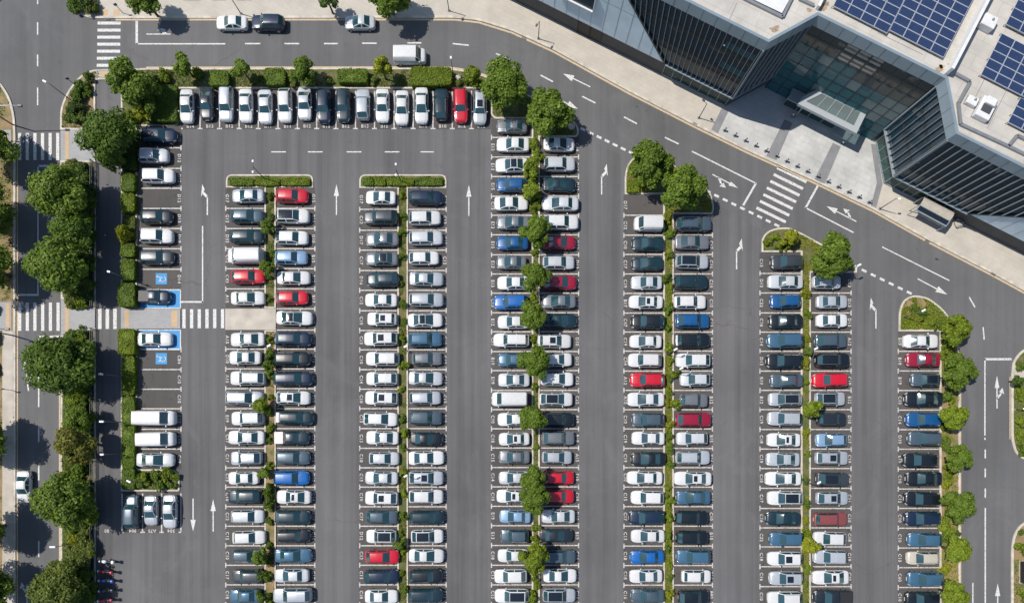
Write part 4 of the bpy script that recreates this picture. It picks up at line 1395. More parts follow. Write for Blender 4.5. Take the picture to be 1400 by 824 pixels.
def crown_mesh(seed, R, height, nclump, nleaf, leaf, name='crown', ragged=.25):
    rng = np.random.default_rng(seed)
    cs, rs = [], []
    for i in range(nclump):
        th = rng.uniform(0, 2 * PI)
        u = rng.uniform(-.55, 1.0)
        rr_ = math.sqrt(max(0, 1 - u * u))
        k = rng.uniform(.48, .80) if i > nclump * .2 else rng.uniform(0, .4)
        rad = R * (.20 + .17 * rng.random())
        wob = 1 + ragged * math.sin(3 * th + seed) * .5 + ragged * rng.uniform(-.6, .5)
        cs.append((R * k * rr_ * math.cos(th) * wob, R * k * rr_ * math.sin(th) * wob, height * .5 * u * .78))
        rs.append(rad)
    cs, rs = np.array(cs), np.array(rs)
    w = rs ** 2 / (rs ** 2).sum()
    idx = rng.choice(nclump, size=nleaf, p=w)
    d = rng.normal(size=(nleaf, 3))
    d[:, 2] = np.where(d[:, 2] < -.3, -d[:, 2] * .6, d[:, 2])
    d /= np.linalg.norm(d, axis=1, keepdims=True)
    pos = cs[idx] + d * rs[idx][:, None] * np.clip(rng.normal(.9, .16, size=(nleaf, 1)), .3, 1.3) * np.array([1, 1, .85])
    nrm = d + np.array([0, 0, .35]) + rng.normal(size=(nleaf, 3)) * .42
    return quads_mesh(name, leaf_quads(pos, nrm, leaf, rng), ['leaf'])


BIG = [crown_mesh(100 + i, 4.0, 5.4, 52, 16000, .195) for i in range(4)]
MID = [crown_mesh(200 + i, 2.2, 3.4, 32, 7500, .145) for i in range(5)]
SML = [crown_mesh(300 + i, 1.2, 2.0, 22, 2600, .12) for i in range(4)]
BUSH = [crown_mesh(400 + i, .8, 1.0, 14, 1000, .10, 'foliage') for i in range(6)]
BUSHB = [crown_mesh(500 + i, 1.5, 1.5, 26, 3200, .13, 'foliage') for i in range(4)]
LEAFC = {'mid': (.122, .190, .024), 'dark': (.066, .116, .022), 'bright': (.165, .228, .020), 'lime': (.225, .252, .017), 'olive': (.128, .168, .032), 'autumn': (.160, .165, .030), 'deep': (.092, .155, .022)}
trunk_no = random.Random(11)


def trunk_mesh(h, r, spread):
    m_ = MB()
    m_.tube([(0, 0, -.05), (.03, 0, h * .3), (-.04, .05, h * .6), (0, 0, h)], [r * 1.25, r, r * .85, r * .45], 9)
    for k in range(6):
        a = k * 1.05 + trunk_no.uniform(-.2, .2)
        z0 = h * (.42 + .08 * k)
        e = spread * trunk_no.uniform(.5, .75)
        m_.tube([(0, 0, z0), (e * .4 * math.cos(a), e * .4 * math.sin(a), z0 + e * .35), (e * math.cos(a), e * math.sin(a), z0 + e * .75)], [r * .5, r * .32, r * .12], 6)
    return m_.mesh('trunk', ['bark'], True)


def tree(px, py, r, tint, label, zc=None, group=None, squash=1.0, name='tree'):
    """px, py: crown centre in the photo; r: crown radius in photo pixels"""
    R = r / 10.0
    if zc is None:
        zc = 1.2 + R * 1.0
    R *= (HC - zc) / HC
    src, base = (BIG, 4.0) if R > 3.1 else (MID, 2.2) if R > 1.55 else (SML, 1.2)
    x, y_ = G(px, py, zc)
    t = thing(name, label, 'tree', (x, y_, 0.09), 0, group)
    me = src[trunk_no.randrange(len(src))]
    c = bpy.data.objects.new('crown', me)
    COL.objects.link(c)
    c.parent = t
    k = R / base / .97
    c.location = (0, 0, zc - .09)
    c.rotation_euler = (0, 0, trunk_no.uniform(0, 6.28))
    c.scale = (k, k, k * squash)
    j = trunk_no.uniform(.92, 1.08)
    c.color = (*[v * j * 1.08 for v in LEAFC[tint]], 1)
    tm = bpy.data.objects.new('trunk', trunk_mesh(zc + R * .25, .05 + R * .05, R))
    COL.objects.link(tm)
    tm.parent = t
    return t


RT = 'round trees planted in the middle median'
for i, (px, py, r, c_) in enumerate([(732, 316, 21, 'mid'), (731, 378, 19, 'mid'), (729, 433, 20, 'mid'), (731, 494, 21, 'mid'), (730, 573, 20.5, 'mid'), (729, 658, 20, 'mid'), (731, 684, 19, 'mid'), (730, 762, 20.5, 'bright')]):
    tree(px, py, r, c_, f'round leafy green tree, {ORD[i]} down the round-tree median between the parked cars', 3.4, RT)
tree(730, 226, 15, 'bright', 'small bright tree at the start of the round-tree median, amid shrubs', 2.2, RT)
tree(729, 262, 14, 'bright', 'narrow bright tree between a blue hatchback and a dark teal sedan', 2.0, RT)
tree(688, 120, 33, 'mid', 'big dense tree at the end of the hedged row by a silver estate', 4.4)
tree(750, 155, 30, 'mid', 'big round tree on the rounded tip by the give-way line', 4.0)
tree(889, 225, 30, 'mid', 'big tree at the bright-green median head, beside the empty first bay', 4.0)
tree(932, 257, 32, 'mid', 'big tree at the bright-green median head, over the give-way line', 4.2)
tree(1136, 348, 31, 'mid', 'lone bushy tree at the median head beside the curving road', 3.8)
tree(172, 106, 25, 'mid', 'dense tree in the corner of the hedged verge beside the zebra crossing', 4.2)
tree(193, 126, 27, 'mid', 'dense tree over the corner hedge by the first hedged bay', 3.0)
tree(192, 156, 12, 'lime', 'small yellow-green tree below the dense corner trees', 2.0)
tree(148, 184, 34, 'deep', 'tall loose green tree leaning over the service lane entrance', 3.6)
HT = 'young trees along the top hedges'
for px, py, r, c_, lb in [(250, 89, 15, 'mid', 'young tree at the top kerb above a white sedan and a charcoal one'), (332, 97, 15, 'mid', 'young green tree between the first two clipped hedges'), (413, 97, 18, 'mid', 'young spreading tree over bare soil between top hedges'),
                          (522, 93, 14, 'lime', 'young yellow-green tree beside the rear of the white van'), (647, 103, 13, 'bright', 'young bright tree by the bare end of the top verge')]:
    tree(px, py, r, c_, lb, 2.8, HT)
tree(197, 0, 20, 'mid', 'tree on the top pavement casting shade on the stop box kerb', 3.4)
tree(447, -1, 15, 'dark', 'small dark tree on the top pavement near the lone silver sedan', 3.0)
tree(531, -6, 29, 'mid', 'large tree on the top pavement throwing shade across the kerb', 3.8)
for px, py, r, c_, lb in [(80, 260, 39, 'mid', 'large tree over the side road below the upper zebra'), (100, 313, 26, 'deep', 'darker tree between two large trees beside the side road'), (83, 362, 40, 'mid', 'large tree over the side road just above the lower zebra'),
                          (82, 500, 43, 'deep', 'largest round tree just below the lower zebra'), (104, 606, 28, 'autumn', 'tree with yellowing leaves in the belt between road and service lane'), (88, 682, 39, 'mid', 'large tree over the side road beside the moving white sedan'), (81, 804, 35, 'olive', 'olive tree in the belt opposite the motorcycles')]:
    tree(px, py, r, c_, lb, 3.4 if py == 804 else 4.6 if r > 35 else 3.8)
tree(108, 572, 18, 'mid', 'mid-sized bushy tree in the belt above the yellowing one', 2.6)
for px, py, r, lb in [(-22, 199, 37, 'tree at the photo edge shading the upper zebra'), (-21, 285, 38, 'edge tree shading the side road between the two zebras'), (-21, 366, 36, 'edge tree shading the lower stop line'),
                      (-30, 602, 37, 'edge tree shading the pavement above the moving white sedan'), (-28, 724, 36, 'edge tree shading the pavement below the moving white sedan'), (-24, 804, 36, 'edge tree shading the turn arrow low on the side road')]:
    tree(px, py, r, 'mid', lb, 4.3, 'trees along the far edge of the side road')
VT = 'trees along the outer verge'
for i, (px, py, r, c_) in enumerate([(1307, 449, 21, 'bright'), (1311, 509, 23, 'mid'), (1304, 570, 19, 'bright'), (1311, 627, 18, 'mid'), (1311, 690, 21, 'mid'), (1307, 752, 20, 'bright'), (1304, 812, 19, 'bright')]):
    tree(px, py, r, c_, f'leafy verge tree, {ORD[i]} along the outer road from the curved kerb tip', 2.9, VT)
tree(1081, 326, 12, 'lime', 'small yellow-green tree on the grassy tip before the lone bushy tree', 1.8)
tree(1108, 556, 15, 'bright', 'small round tree in the lone-tree median beside a glass-roofed silver SUV', 2.2)
tree(1109, 745, 12.5, 'lime', 'small lime-green tree low in the lone-tree median over a white bonnet', 2.0)
tree(365, 310, 11, 'mid', 'small tree in the scrub median between a slate hatchback and white SUV', 1.9)
tree(364, 366, 11, 'mid', 'small tree in the scrub median behind the white box van', 1.9)
tree(358, 554, 12, 'bright', 'small tree leaning over a silver estate in the scrub median', 1.9)
tree(354, 761, 12, 'mid', 'small tree over a slate hatchback low in the scrub median', 1.9)
tree(363, 648, 10, 'mid', 'small bushy tree in the scrub median beside the bright blue SUV', 1.6)
tree(1392, 520, 8, 'dark', 'small dark tree on the green corner bed across the outer road', 1.6)


def bush(px, py, r, tint, label, group=None, h=.5, name='shrub', cat='shrub'):
    R = r / 10
    src, base = (BUSHB, 1.5) if R > 1.05 else (BUSH, .8)
    zc = max(.25, R * h)
    x, y_ = G(px, py, zc)
    o = bpy.data.objects.new(name, src[trunk_no.randrange(len(src))])
    COL.objects.link(o)
    k = R / base / .95
    o.location = (x, y_, zc + .05)
    o.rotation_euler = (0, 0, trunk_no.uniform(0, 6.28))
    o.scale = (k, k, k * h / .5)
    j = trunk_no.uniform(.85, 1.15)
    o.color = (*[v * j for v in LEAFC[tint]], 1)
    tag(o, label, cat, group)
    return o


rb = random.Random(21)
bush(158, 222, 15, 'deep', 'shrub hanging over the service lane below the tall loose tree', None, 1.2)
# continuous shrubs of the round-tree median
for px, py, r in [(730, 198, 9), (734, 213, 9), (727, 243, 9), (731, 283, 9), (733, 270, 9), (731, 345, 6), (730, 408, 7), (729, 464, 6), (731, 530, 6), (733, 610, 5), (733, 722, 7), (733, 737, 7), (731, 788, 7), (733, 800, 6), (727, 815, 9)]:
    bush(px, py, r, 'bright', 'low green shrub beneath the trees of the round-tree median', 'shrubs of the round-tree median')
for x_, y0, y1, st, tints, rad, lab, grp in [
        (914, 300, 830, 24, ('bright', 'mid', 'lime'), (5, 8), 'low bright shrub in the green strip behind the white passenger van', 'shrubs of the bright-green median'),
        (1102, 400, 830, 28, ('bright', 'mid', 'lime'), (5, 8), 'low shrub in the lone-tree median between facing cars', 'shrubs of the lone-tree median'),
        (551, 268, 830, 30, ('mid', 'bright'), (4, 7), 'low shrub in the narrow grass median', 'shrubs of the grass median'),
        (370, 268, 415, 24, ('mid', 'deep'), (4, 6), 'low shrub in the scrub median above the walkway slab', 'shrubs of the upper scrub median'),
        (370, 465, 830, 24, ('mid', 'deep', 'bright'), (4, 8), 'low shrub in the scrub median below the walkway slab', 'shrubs of the lower scrub median')]:
    y_ = y0
    while y_ < y1:
        bush(x_ + rb.uniform(-3, 3), y_, rb.uniform(*rad), rb.choice(tints), lab, grp)
        y_ += st * rb.uniform(.6, 1.4)
for px, py, r in [(368, 498, 9), (370, 484, 8), (368, 680, 9), (369, 670, 9), (368, 692, 8), (356, 786, 9), (364, 788, 8), (361, 815, 10)]:
    bush(px, py, r, 'mid', 'bushy green shrub crowding the scrub median below the walkway slab', 'bushes of the lower scrub median', .7)
bush(924, 510, 7, 'bright', 'shrub spilling from the bright-green median by a white SUV tail')
bush(926, 551, 9, 'bright', 'largest shrub of the bright-green median, beside a grey SUV')
bush(548, 743, 9, 'mid', 'dense long shrub in the grass median beside the black glass-roofed car', None, .7)
bush(552, 500, 8, 'bright', 'bright shrub in the grass median below the bare lamp gap')
# verge bushes
for px, py in [(1297, 470), (1292, 482), (1300, 488), (1293, 540), (1299, 547), (1290, 580), (1292, 606), (1297, 612), (1295, 640), (1296, 650), (1293, 660), (1293, 708), (1290, 718), (1296, 726), (1291, 735), (1291, 779), (1295, 660)]:
    bush(px, py, rb.uniform(6, 10), rb.choice(('bright', 'lime', 'mid')), 'low bright shrub in the outer verge under the tree line', 'shrubs of the outer verge')
bush(1310, 728, 4.5, 'dark', 'small dark shrub alone at the outer kerb between two verge trees')
for px, py, r in [(1050, 332, 7), (1060, 325, 7), (1065, 335, 8), (1075, 338, 6)]:
    bush(px, py, r, 'bright', 'low green shrub on the grassy tip by the lone bushy tree', 'shrubs of the grassy tip')
for px, py, r, c_ in [(1250, 420, 6, 'mid'), (1262, 428, 7, 'deep'), (1273, 440, 7, 'bright'), (1284, 445, 8, 'mid')]:
    bush(px, py, r, c_, 'low shrub on the curved grassy tip of the outer verge', 'shrubs of the curved tip', .35)
for px, py, r, c_ in [(1397, 500, 8, 'mid'), (1394, 540, 8, 'bright'), (1396, 575, 9, 'bright'), (1394, 595, 7, 'bright'), (1398, 612, 9, 'mid')]:
    bush(px, py, r, c_, 'green shrub in the corner bed across the outer road', 'shrubs of the green corner bed', .4)
for px, py, r, c_ in [(1397, 748, 10, 'bright'), (1399, 812, 9, 'bright'), (1396, 728, 5, 'olive')]:
    bush(px, py, r, c_, 'green shrub near the dark cabinet in the brown corner bed', 'shrubs of the brown corner bed', .5)
# belt bushes
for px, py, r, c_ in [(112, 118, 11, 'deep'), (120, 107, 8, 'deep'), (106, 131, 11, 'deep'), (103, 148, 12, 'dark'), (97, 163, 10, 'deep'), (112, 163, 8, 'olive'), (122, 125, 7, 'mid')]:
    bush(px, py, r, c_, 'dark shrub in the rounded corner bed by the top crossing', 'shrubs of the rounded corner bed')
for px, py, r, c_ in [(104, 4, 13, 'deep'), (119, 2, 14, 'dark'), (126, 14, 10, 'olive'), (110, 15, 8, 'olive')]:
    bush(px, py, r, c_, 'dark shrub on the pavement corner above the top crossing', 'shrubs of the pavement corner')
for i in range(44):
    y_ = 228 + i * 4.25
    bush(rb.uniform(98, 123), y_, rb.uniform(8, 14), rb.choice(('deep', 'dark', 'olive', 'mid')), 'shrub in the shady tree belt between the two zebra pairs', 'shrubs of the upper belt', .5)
for i in range(84):
    y_ = 462 + i * 4.4
    px = rb.uniform(96, 124)
    bush(px, y_, rb.uniform(8, 14), rb.choice(('mid', 'deep', 'olive', 'bright')), 'shrub in the tree belt below the lower zebra', 'shrubs of the lower belt', .5)
bush(112, 414, 9, 'bright', 'bright round shrub at the flared landing above the lower zebra', None, .6)
bush(112, 456, 10, 'mid', 'olive-topped shrub at the flared landing below the lower zebra', None, .5)
bush(104, 736, 12, 'lime', 'yellow-green shrub by the belt lamp opposite the three-car bay', None, .6)
bush(172, 321, 12, 'lime', 'round yellow-green shrub bulging from the hedge strip over the service lane', None, .9)
for px, py, r in [(228, 648, 10), (240, 650, 7), (214, 650, 9), (200, 655, 9), (188, 657, 10), (236, 662, 7), (220, 663, 9)]:
    bush(px, py, r, rb.choice(('mid', 'bright')), 'green shrub in the wide foot of the hedge strip', 'shrubs of the hedge strip foot', .5)
for px, py, r, c_ in [(272, 100, 9, 'bright'), (225, 103, 10, 'bright'), (215, 112, 10, 'mid'), (350, 108, 7, 'olive'), (400, 112, 8, 'olive'), (450, 112, 6, 'olive'), (512, 112, 7, 'olive'), (545, 113, 5, 'olive'), (640, 112, 6, 'deep'), (655, 113, 7, 'olive'), (628, 114, 6, 'olive'), (196, 142, 10, 'mid'), (180, 160, 12, 'bright')]:
    bush(px, py, r, c_, 'loose shrub in the verge beside the clipped top hedges', 'loose shrubs of the top verge')
for i in range(16):
    bush(-8 - rb.uniform(0, 40), 225 + i * 40, rb.uniform(9, 15), rb.choice(('mid', 'olive')), 'shrub under the edge trees of the side road', 'shrubs of the far roadside', .5)


def hedge(px0, py0, px1, py1, h, tint, label, group=None, name='hedge', ragged=.0, n_per=150):
    zt = h
    a, c = G(px0, py1, h * .6), G(px1, py0, h * .6)
    x0, y0, x1, y1 = a[0], a[1], c[0], c[1]
    rng = np.random.default_rng(int(px0 * 7 + py0))
    W_, D_ = x1 - x0, y1 - y0
    nt_ = int(W_ * D_ * n_per)
    pos, nrm = [], []
    tp = np.stack([rng.uniform(x0, x1, nt_), rng.uniform(y0, y1, nt_), np.full(nt_, zt)], 1)
    tp[:, 2] += .09 * np.sin(tp[:, 0] * 2.1 + px0) * np.cos(tp[:, 1] * 2.6) + rng.normal(0, .05, nt_)
    pos.append(tp)
    nrm.append(np.tile([0, 0, 1.0], (nt_, 1)))
    for axis in (0, 1):
        for lo, hi in ((0, 1), (1, 0)):
            ns = int((D_ if axis == 0 else W_) * h * n_per * .8)
            p = np.stack([rng.uniform(x0, x1, ns), rng.uniform(y0, y1, ns), rng.uniform(.1, h, ns)], 1)
            p[:, axis] = (x1 if axis == 0 else y1) if lo else (x0 if axis == 0 else y0)
            p[:, axis] += rng.normal(0, .05, ns)
            q = np.zeros((ns, 3))
            q[:, axis] = 1 if lo else -1
            pos.append(p)
            nrm.append(q)
    pos, nrm = np.concatenate(pos), np.concatenate(nrm)
    cut = .18
    cx, cy = (x0 + x1) / 2, (y0 + y1) / 2
    fx = np.abs(pos[:, 0] - cx) / (W_ / 2)
    fy = np.abs(pos[:, 1] - cy) / (D_ / 2)
    corner = np.maximum(0, (fx ** 6 + fy ** 6) ** (1 / 6) - 1)
    pos[:, 0] -= (pos[:, 0] - cx) * corner
    pos[:, 1] -= (pos[:, 1] - cy) * corner
    nrm = nrm + rng.normal(size=nrm.shape) * .5 + np.array([0, 0, .2])
    core = MB()
    core.rbox((cx, cy, .05), W_ - .14, D_ - .14, h - .12, .12)
    ctr = np.array([cx, cy, .09])
    core.v = [tuple(np.array(p) - ctr) for p in core.v]
    me = quads_mesh('hedge', leaf_quads(pos - ctr, nrm, .085, rng), ['leaf'], core)
    o = bpy.data.objects.new(name, me)
    COL.objects.link(o)
    o.location = tuple(ctr)
    o.color = (*LEAFC[tint], 1)
    return tag(o, label, 'hedge', group)


hedge(288, 99, 314, 119.5, 1.1, 'mid', 'clipped hedge block above the silver estate in the hedged row')
hedge(363, 95, 391, 118, 1.1, 'mid', 'clipped hedge block above two white cars and a pale silver sedan')
hedge(462, 96, 504, 115, 1.1, 'mid', 'longer rounded hedge block above two dark SUVs')
hedge(562, 94, 618, 119, 1.25, 'bright', 'longest and brightest clipped hedge block under the top kerb')
hedge(207, 118, 244, 168, 1.0, 'deep', 'dark square hedge filling the corner by the first hedged bay')
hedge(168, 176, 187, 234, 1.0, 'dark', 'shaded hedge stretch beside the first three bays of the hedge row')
hedge(167, 238, 186, 263, 1.0, 'mid', 'hedge segment beside the empty bay of the hedge row')
hedge(167, 266, 186, 291, 1.0, 'bright', 'brighter hedge segment just below the empty-bay one')
hedge(168, 296, 186, 330, .5, 'olive', 'low flat brown-green hedge segment beside a charcoal SUV')
hedge(167, 334, 186, 352, 1.0, 'mid', 'hedge segment beside the dark grey SUV with roof rails')
hedge(167, 355, 186, 384, 1.0, 'mid', 'hedge segment beside the empty wheelchair bay')
hedge(164, 388, 187, 420, 1.4, 'mid', 'tall hedge block at the blue bay above the walkway')
hedge(164, 450, 187, 485, 1.4, 'bright', 'tall hedge block at the blue bay below the walkway')
hedge(168, 487, 186, 540, .9, 'bright', 'long bright hedge segment beside empty bays')
hedge(168, 542, 186, 640, .9, 'mid', 'long hedge segment behind the two white vans')
hedge(168, 640, 186, 668, .9, 'mid', 'hedge segment at the foot of the hedge strip')
for x0, x1, c_, lb in [(315, 347, 'mid', 'low hedge in the scrub median head, before the twin lamp'), (349, 383, 'bright', 'low hedge in the scrub median head, at the twin lamp base'), (385, 424, 'bright', 'low hedge in the scrub median head, above the red hatchback')]:
    hedge(x0, 244, x1, 254.5, .55, c_, lb)
for x0, x1, c_, lb in [(497, 511, 'mid', 'low hedge at the rounded end of the grass median head'), (512, 527, 'bright', 'short low hedge before the twin lamp of the grass median head'), (529, 566, 'bright', 'low hedge at the twin lamp base of the grass median head'), (568, 605, 'mid', 'low hedge of the grass median head above a navy estate')]:
    hedge(x0, 244, x1, 254.5, .55, c_, lb)
hedge(857, 247, 874, 264, .6, 'bright', 'low hedge patch under the big tree by the empty first bay')


def cover(bed, tint, dens, leaf, label, patch=0.0, seed=0, clip=None, z=.1):
    """leafy ground cover over a bed polygon: nobody could count it, one object"""
    pts = BED[bed]
    tris = geometry.tessellate_polygon([[Vector((p[0], p[1], 0)) for p in pts]])
    rng = np.random.default_rng(900 + seed)
    pos = []
    for t in tris:
        a, b_, c = (np.array(pts[i]) for i in t)
        ar = abs((b_[0] - a[0]) * (c[1] - a[1]) - (c[0] - a[0]) * (b_[1] - a[1])) / 2
        n = int(ar * dens + rng.random())
        u = rng.random((n, 2))
        f = u.sum(1) > 1
        u[f] = 1 - u[f]
        pos.append(a + u[:, :1] * (b_ - a) + u[:, 1:] * (c - a))
    pos = np.concatenate(pos)
    keep = (np.abs(pos[:, 0]) < 78) & (pos[:, 1] > -50) & (pos[:, 1] < 50)
    pos = pos[keep]
    if clip:
        pos = np.array([p for p in pos if clip(NX + p[0] * 10, NY - (p[1] - Y0) * 10)])
    if patch > 0:
        nz = np.array([mnoise.noise((p[0] * .38, p[1] * .38, seed * 3.1)) + .5 * mnoise.noise((p[0] * 1.1, p[1] * 1.1, seed)) for p in pos])
        pos = pos[nz > (patch - .5)]
    n = len(pos)
    p3 = np.concatenate([pos, z + np.abs(rng.normal(0, .09, (n, 1)))], 1)
    nrm = rng.normal(size=(n, 3)) * .55 + np.array([0, 0, 1.0])
    me = quads_mesh('ground_cover', leaf_quads(p3, nrm, leaf, rng), ['leaf'])
    o = bpy.data.objects.new('ground_cover', me)
    COL.objects.link(o)
    o.color = (*LEAFC[tint], 1) if isinstance(tint, str) else (*tint, 1)
    tag(o, label, 'ground cover', kind='stuff')


cover('m4', 'lime', 110, .09, 'bright green leafy ground cover filling the bright-green median', .30, 1)
cover('m5', 'lime', 90, .09, 'yellow-green ground cover of the lone-tree median', .52, 2)
cover('m2', (.12, .155, .015), 100, .085, 'green ground cover of the narrow grass median', .50, 3)
cover('m1a', (.105, .14, .016), 90, .085, 'patchy ground cover of the upper scrub median', .52, 4)
cover('m1b', (.105, .14, .016), 90, .085, 'patchy ground cover of the lower scrub median', .60, 5)
cover('verge', 'lime', 80, .09, 'patchy green ground cover of the outer verge', .50, 6)
cover('north', (.095, .13, .016), 60, .09, 'mixed ground cover of the hedged verge and round-tree median', .44, 7)
cover('strip', 'mid', 70, .09, 'leafy ground cover of the hedge strip', .3, 8)
cover('belt_n', 'olive', 50, .09, 'sparse ground cover of the rounded corner bed', .48, 9)
cover('belt_m', 'olive', 50, .09, 'sparse ground cover of the upper tree belt', .45, 10)
cover('belt_s', 'mid', 70, .09, 'leafy ground cover of the lower tree belt', .35, 11)
cover('east_n', 'bright', 80, .09, 'lush ground cover of the green corner bed', .3, 12)
cover('east_s', 'olive', 60, .09, 'sparse ground cover of the brown corner bed', .5, 13)
cover('west', 'olive', 40, .10, 'dry patchy grass of the far roadside', .45, 14, lambda x, y: x < 3 if y > 452 else (x < 15 and not 176 < y < 209 and not 411 < y < 453))
cover('verge', 'bright', 190, .10, 'lush grass on the curved tip of the outer verge', .12, 15, lambda x, y: y < 454)
# ------------------------------------------------------------------ street furniture


def lamp(base, label, h=3.9, heads=((0, 0),), arm=0.0, white=False, name='street_lamp', hs=.55, grp=None):
    """base in photo pixels; heads: (dx, dy) metres from the pole top"""
    x, y_ = G(*base)
    t = thing(name, label, 'street lamp', (x, y_, .1), 0, grp)
    m_ = MB()
    m_.tube([(0, 0, -.1), (0, 0, .5), (0, 0, h)], [.09, .065, .045], 8)
    m_.build('pole', 'lamp_white' if white == 2 else 'lamp_metal', t, True, (0, 0, 0))
    m_ = MB()
    m_.rbox((0, 0, 0), .34, .34, .1, .03)
    m_.build('base_plate', 'grey_metal', t, False, (0, 0, 0))
    for dx, dy in heads:
        d = math.hypot(dx, dy)
        if d > .05:
            m_ = MB()
            m_.tube([(0, 0, h - .12), (dx * .5, dy * .5, h - .02), (dx, dy, h)], [.035, .03, .025], 6)
            m_.build('arm', 'lamp_metal', t, True, (0, 0, 0))
        m_ = MB()
        rz = math.atan2(dy, dx)
        m_.rbox((dx * (1 + .2 / max(d, .2)), dy * (1 + .2 / max(d, .2)), h - .02), hs, .24, .11, .035, rz)
        m_.build('lamp_head', 'lamp_white' if white else 'lamp_metal', t, False, (0, 0, 0))
    return t


def plan_of_head(px, py, z):
    x, y_ = G(px, py, z)
    return (x, y_)


W2 = ((-.45, .0), (.45, .0))
lamp((102, 141), 'lamp post in the rounded corner bed reaching over the junction', 4.6, ((-.5, .25),), white=True)
lamp((363, 246), 'twin-headed lamp in the scrub median head', 4.2, ((0, .5), (0, -.5)), white=True, hs=.3)
lamp((549, 250), 'twin-headed lamp in the grass median head', 4.2, ((0, .5), (0, -.5)), white=True, hs=.3)
lamp((736, 54), 'dark lamp post on the beige pavement beneath the panelled wing', 3.7, ((-.25, -.35),), hs=.4)
lamp((614, 16), 'dark lamp post at the bend of the top pavement', 3.8, ((-.3, -.3),), hs=.4)
lamp((330, 20), 'dark lamp post on the top pavement above the navy SUV', 3.8, ((-.3, .3),), hs=.4)
lamp((955, 162), 'dark lamp post at the end of the plaza bollards by the dark corner block', 3.7, ((-.3, .3),), hs=.4)
lamp((1202, 286), 'lamp post at the plaza edge near the tan-roofed shelter', 3.7, ((.3, .0),), white=True, hs=.4)
lamp((620, 103), 'slim lamp post at the end of the longest clipped hedge', 3.6, ((0, .1),), white=True, hs=.35)
lamp((181, 384), 'lamp post in the hedge strip beside the empty wheelchair bay', 4.2, ((-.35, .1),), white=True, hs=.4)
lamp((173, 516), 'lamp post in the hedge strip beside the empty bays', 4.0, ((-.7, .05),), white=True, hs=.6)
lamp((170, 577), 'lamp post in the hedge strip behind the upper white van', 3.6, ((-.55, 0),), white=True, hs=.6)
lamp((170, 620), 'lamp post in the hedge strip behind the pale silver sedan', 3.6, ((-.5, 0),), white=True, hs=.5)
lamp((203, 657), 'lamp post among the shrubs in the wide foot of the hedge strip', 3.8, ((-.2, .1),), white=True, hs=.6)
lamp((99, 742), 'white-headed lamp beside the yellow-green shrub in the belt', 3.0, ((-.3, 0),), white=True, hs=.8)
for px, py, lb in [(364, 474, 'white-headed lamp in the scrub median just below the walkway slab'), (551, 652, 'white-headed lamp low in the grass median'), (551, 475, 'white-headed lamp in the bare gap of the grass median'), (920, 479, 'white-headed lamp in the bright-green median by a white-booted SUV'), (928, 505, 'smaller lamp in the bright-green median under the white-booted SUV lamp'),
                   (1112, 478, 'white-headed lamp in the lone-tree median between dark SUVs'), (1116, 661, 'white-headed lamp low in the lone-tree median'), (1171, 364, 'white-headed lamp at the tip beside the lone bushy tree'), (1259, 426, 'white-headed lamp on the curved tip of the outer verge'), ]:
    k = 88 / (88 - 4.0)
    bx, by = NX + (px - NX) / k, NY + (py - NY) / k
    lamp((bx + .5, by), lb, 3.9, ((.15, .08),), white=True, hs=.55)
lamp((1387.5, 559.5), 'low white-headed light in the green corner bed across the outer road', 1.1, ((.35, .05),), white=True, hs=.75)
# road-side mast arms
for y_, lb in ((171, 'mast with a long white arm over the side road above the upper zebra'), (459, 'grey mast with a long arm over the side road at the lower zebra')):
    x, yy = G(18 if y_ < 200 else 20, y_)
    t = thing('signal_mast', lb, 'mast', (x, yy, .1))
    m_ = MB()
    m_.tube([(0, 0, -.1), (0, 0, 5.0)], [.1, .07], 8)
    m_.build('pole', 'lamp_metal', t, True, (0, 0, 0))
    m_ = MB()
    L_ = 4.4 if y_ < 200 else 2.6
    m_.tube([(0, 0, 4.7), (L_ * .5, .1, 4.85), (L_, .1, 4.85)], [.06, .05, .04], 8)
    m_.build('arm', 'lamp_white' if y_ < 200 else 'lamp_metal', t, True, (0, 0, 0))
    m_ = MB()
    m_.rbox((L_ + .25, .1, 4.7), .6, .3, .2, .05)
    m_.build('lamp_head', 'lamp_metal', t, False, (0, 0, 0))
# short posts
for px, py, h, lb in [(169, 19, 1.6, 'short sign post on the top pavement by the zebra crossing'), (16, 533, 1.4, 'short post on the narrow side pavement opposite the biggest tree'), (106, 119, 1.8, 'short sign post near the corner bed kerb')]:
    x, yy = G(px, py)
    t = thing('sign_post', lb, 'sign post', (x, yy, .12))
    m_ = MB()
    m_.tube([(0, 0, -.1), (0, 0, h)], [.045, .04], 8)
    m_.build('post', 'lamp_metal', t, True, (0, 0, 0))
    m_ = MB()
    m_.rbox((0, 0, h - .05), .42, .09, .4, .03, .3)
    m_.build('sign_plate', 'lamp_metal', t, False, (0, 0, 0))

# benches cut by the top edge of the photo
for i, (x0, x1, lb) in enumerate([(249, 273, 'dark bench on the top pavement, nearest the stop box tree'), (289, 308, 'dark bench on the top pavement above the white sedan'), (322, 342, 'dark bench on the top pavement above the navy SUV')]):
    x, yy = G((x0 + x1) / 2, -1.5)
    L_ = (x1 - x0) / 10
    t = thing('bench', lb, 'bench', (x, yy, .125), 0, 'benches on the top pavement')
    m_ = MB()
    for k in range(3):
        m_.rbox((0, -.16 + k * .16, .40), L_, .13, .05, .012)
    m_.build('seat', 'black_plastic', t, False, (0, 0, 0))
    for sx in (-1, 1):
        m_ = MB()
        m_.rbox((sx * (L_ / 2 - .25), 0, 0), .12, .42, .40, .02)
        m_.build('leg', 'grey_metal', t, False, (0, 0, 0))
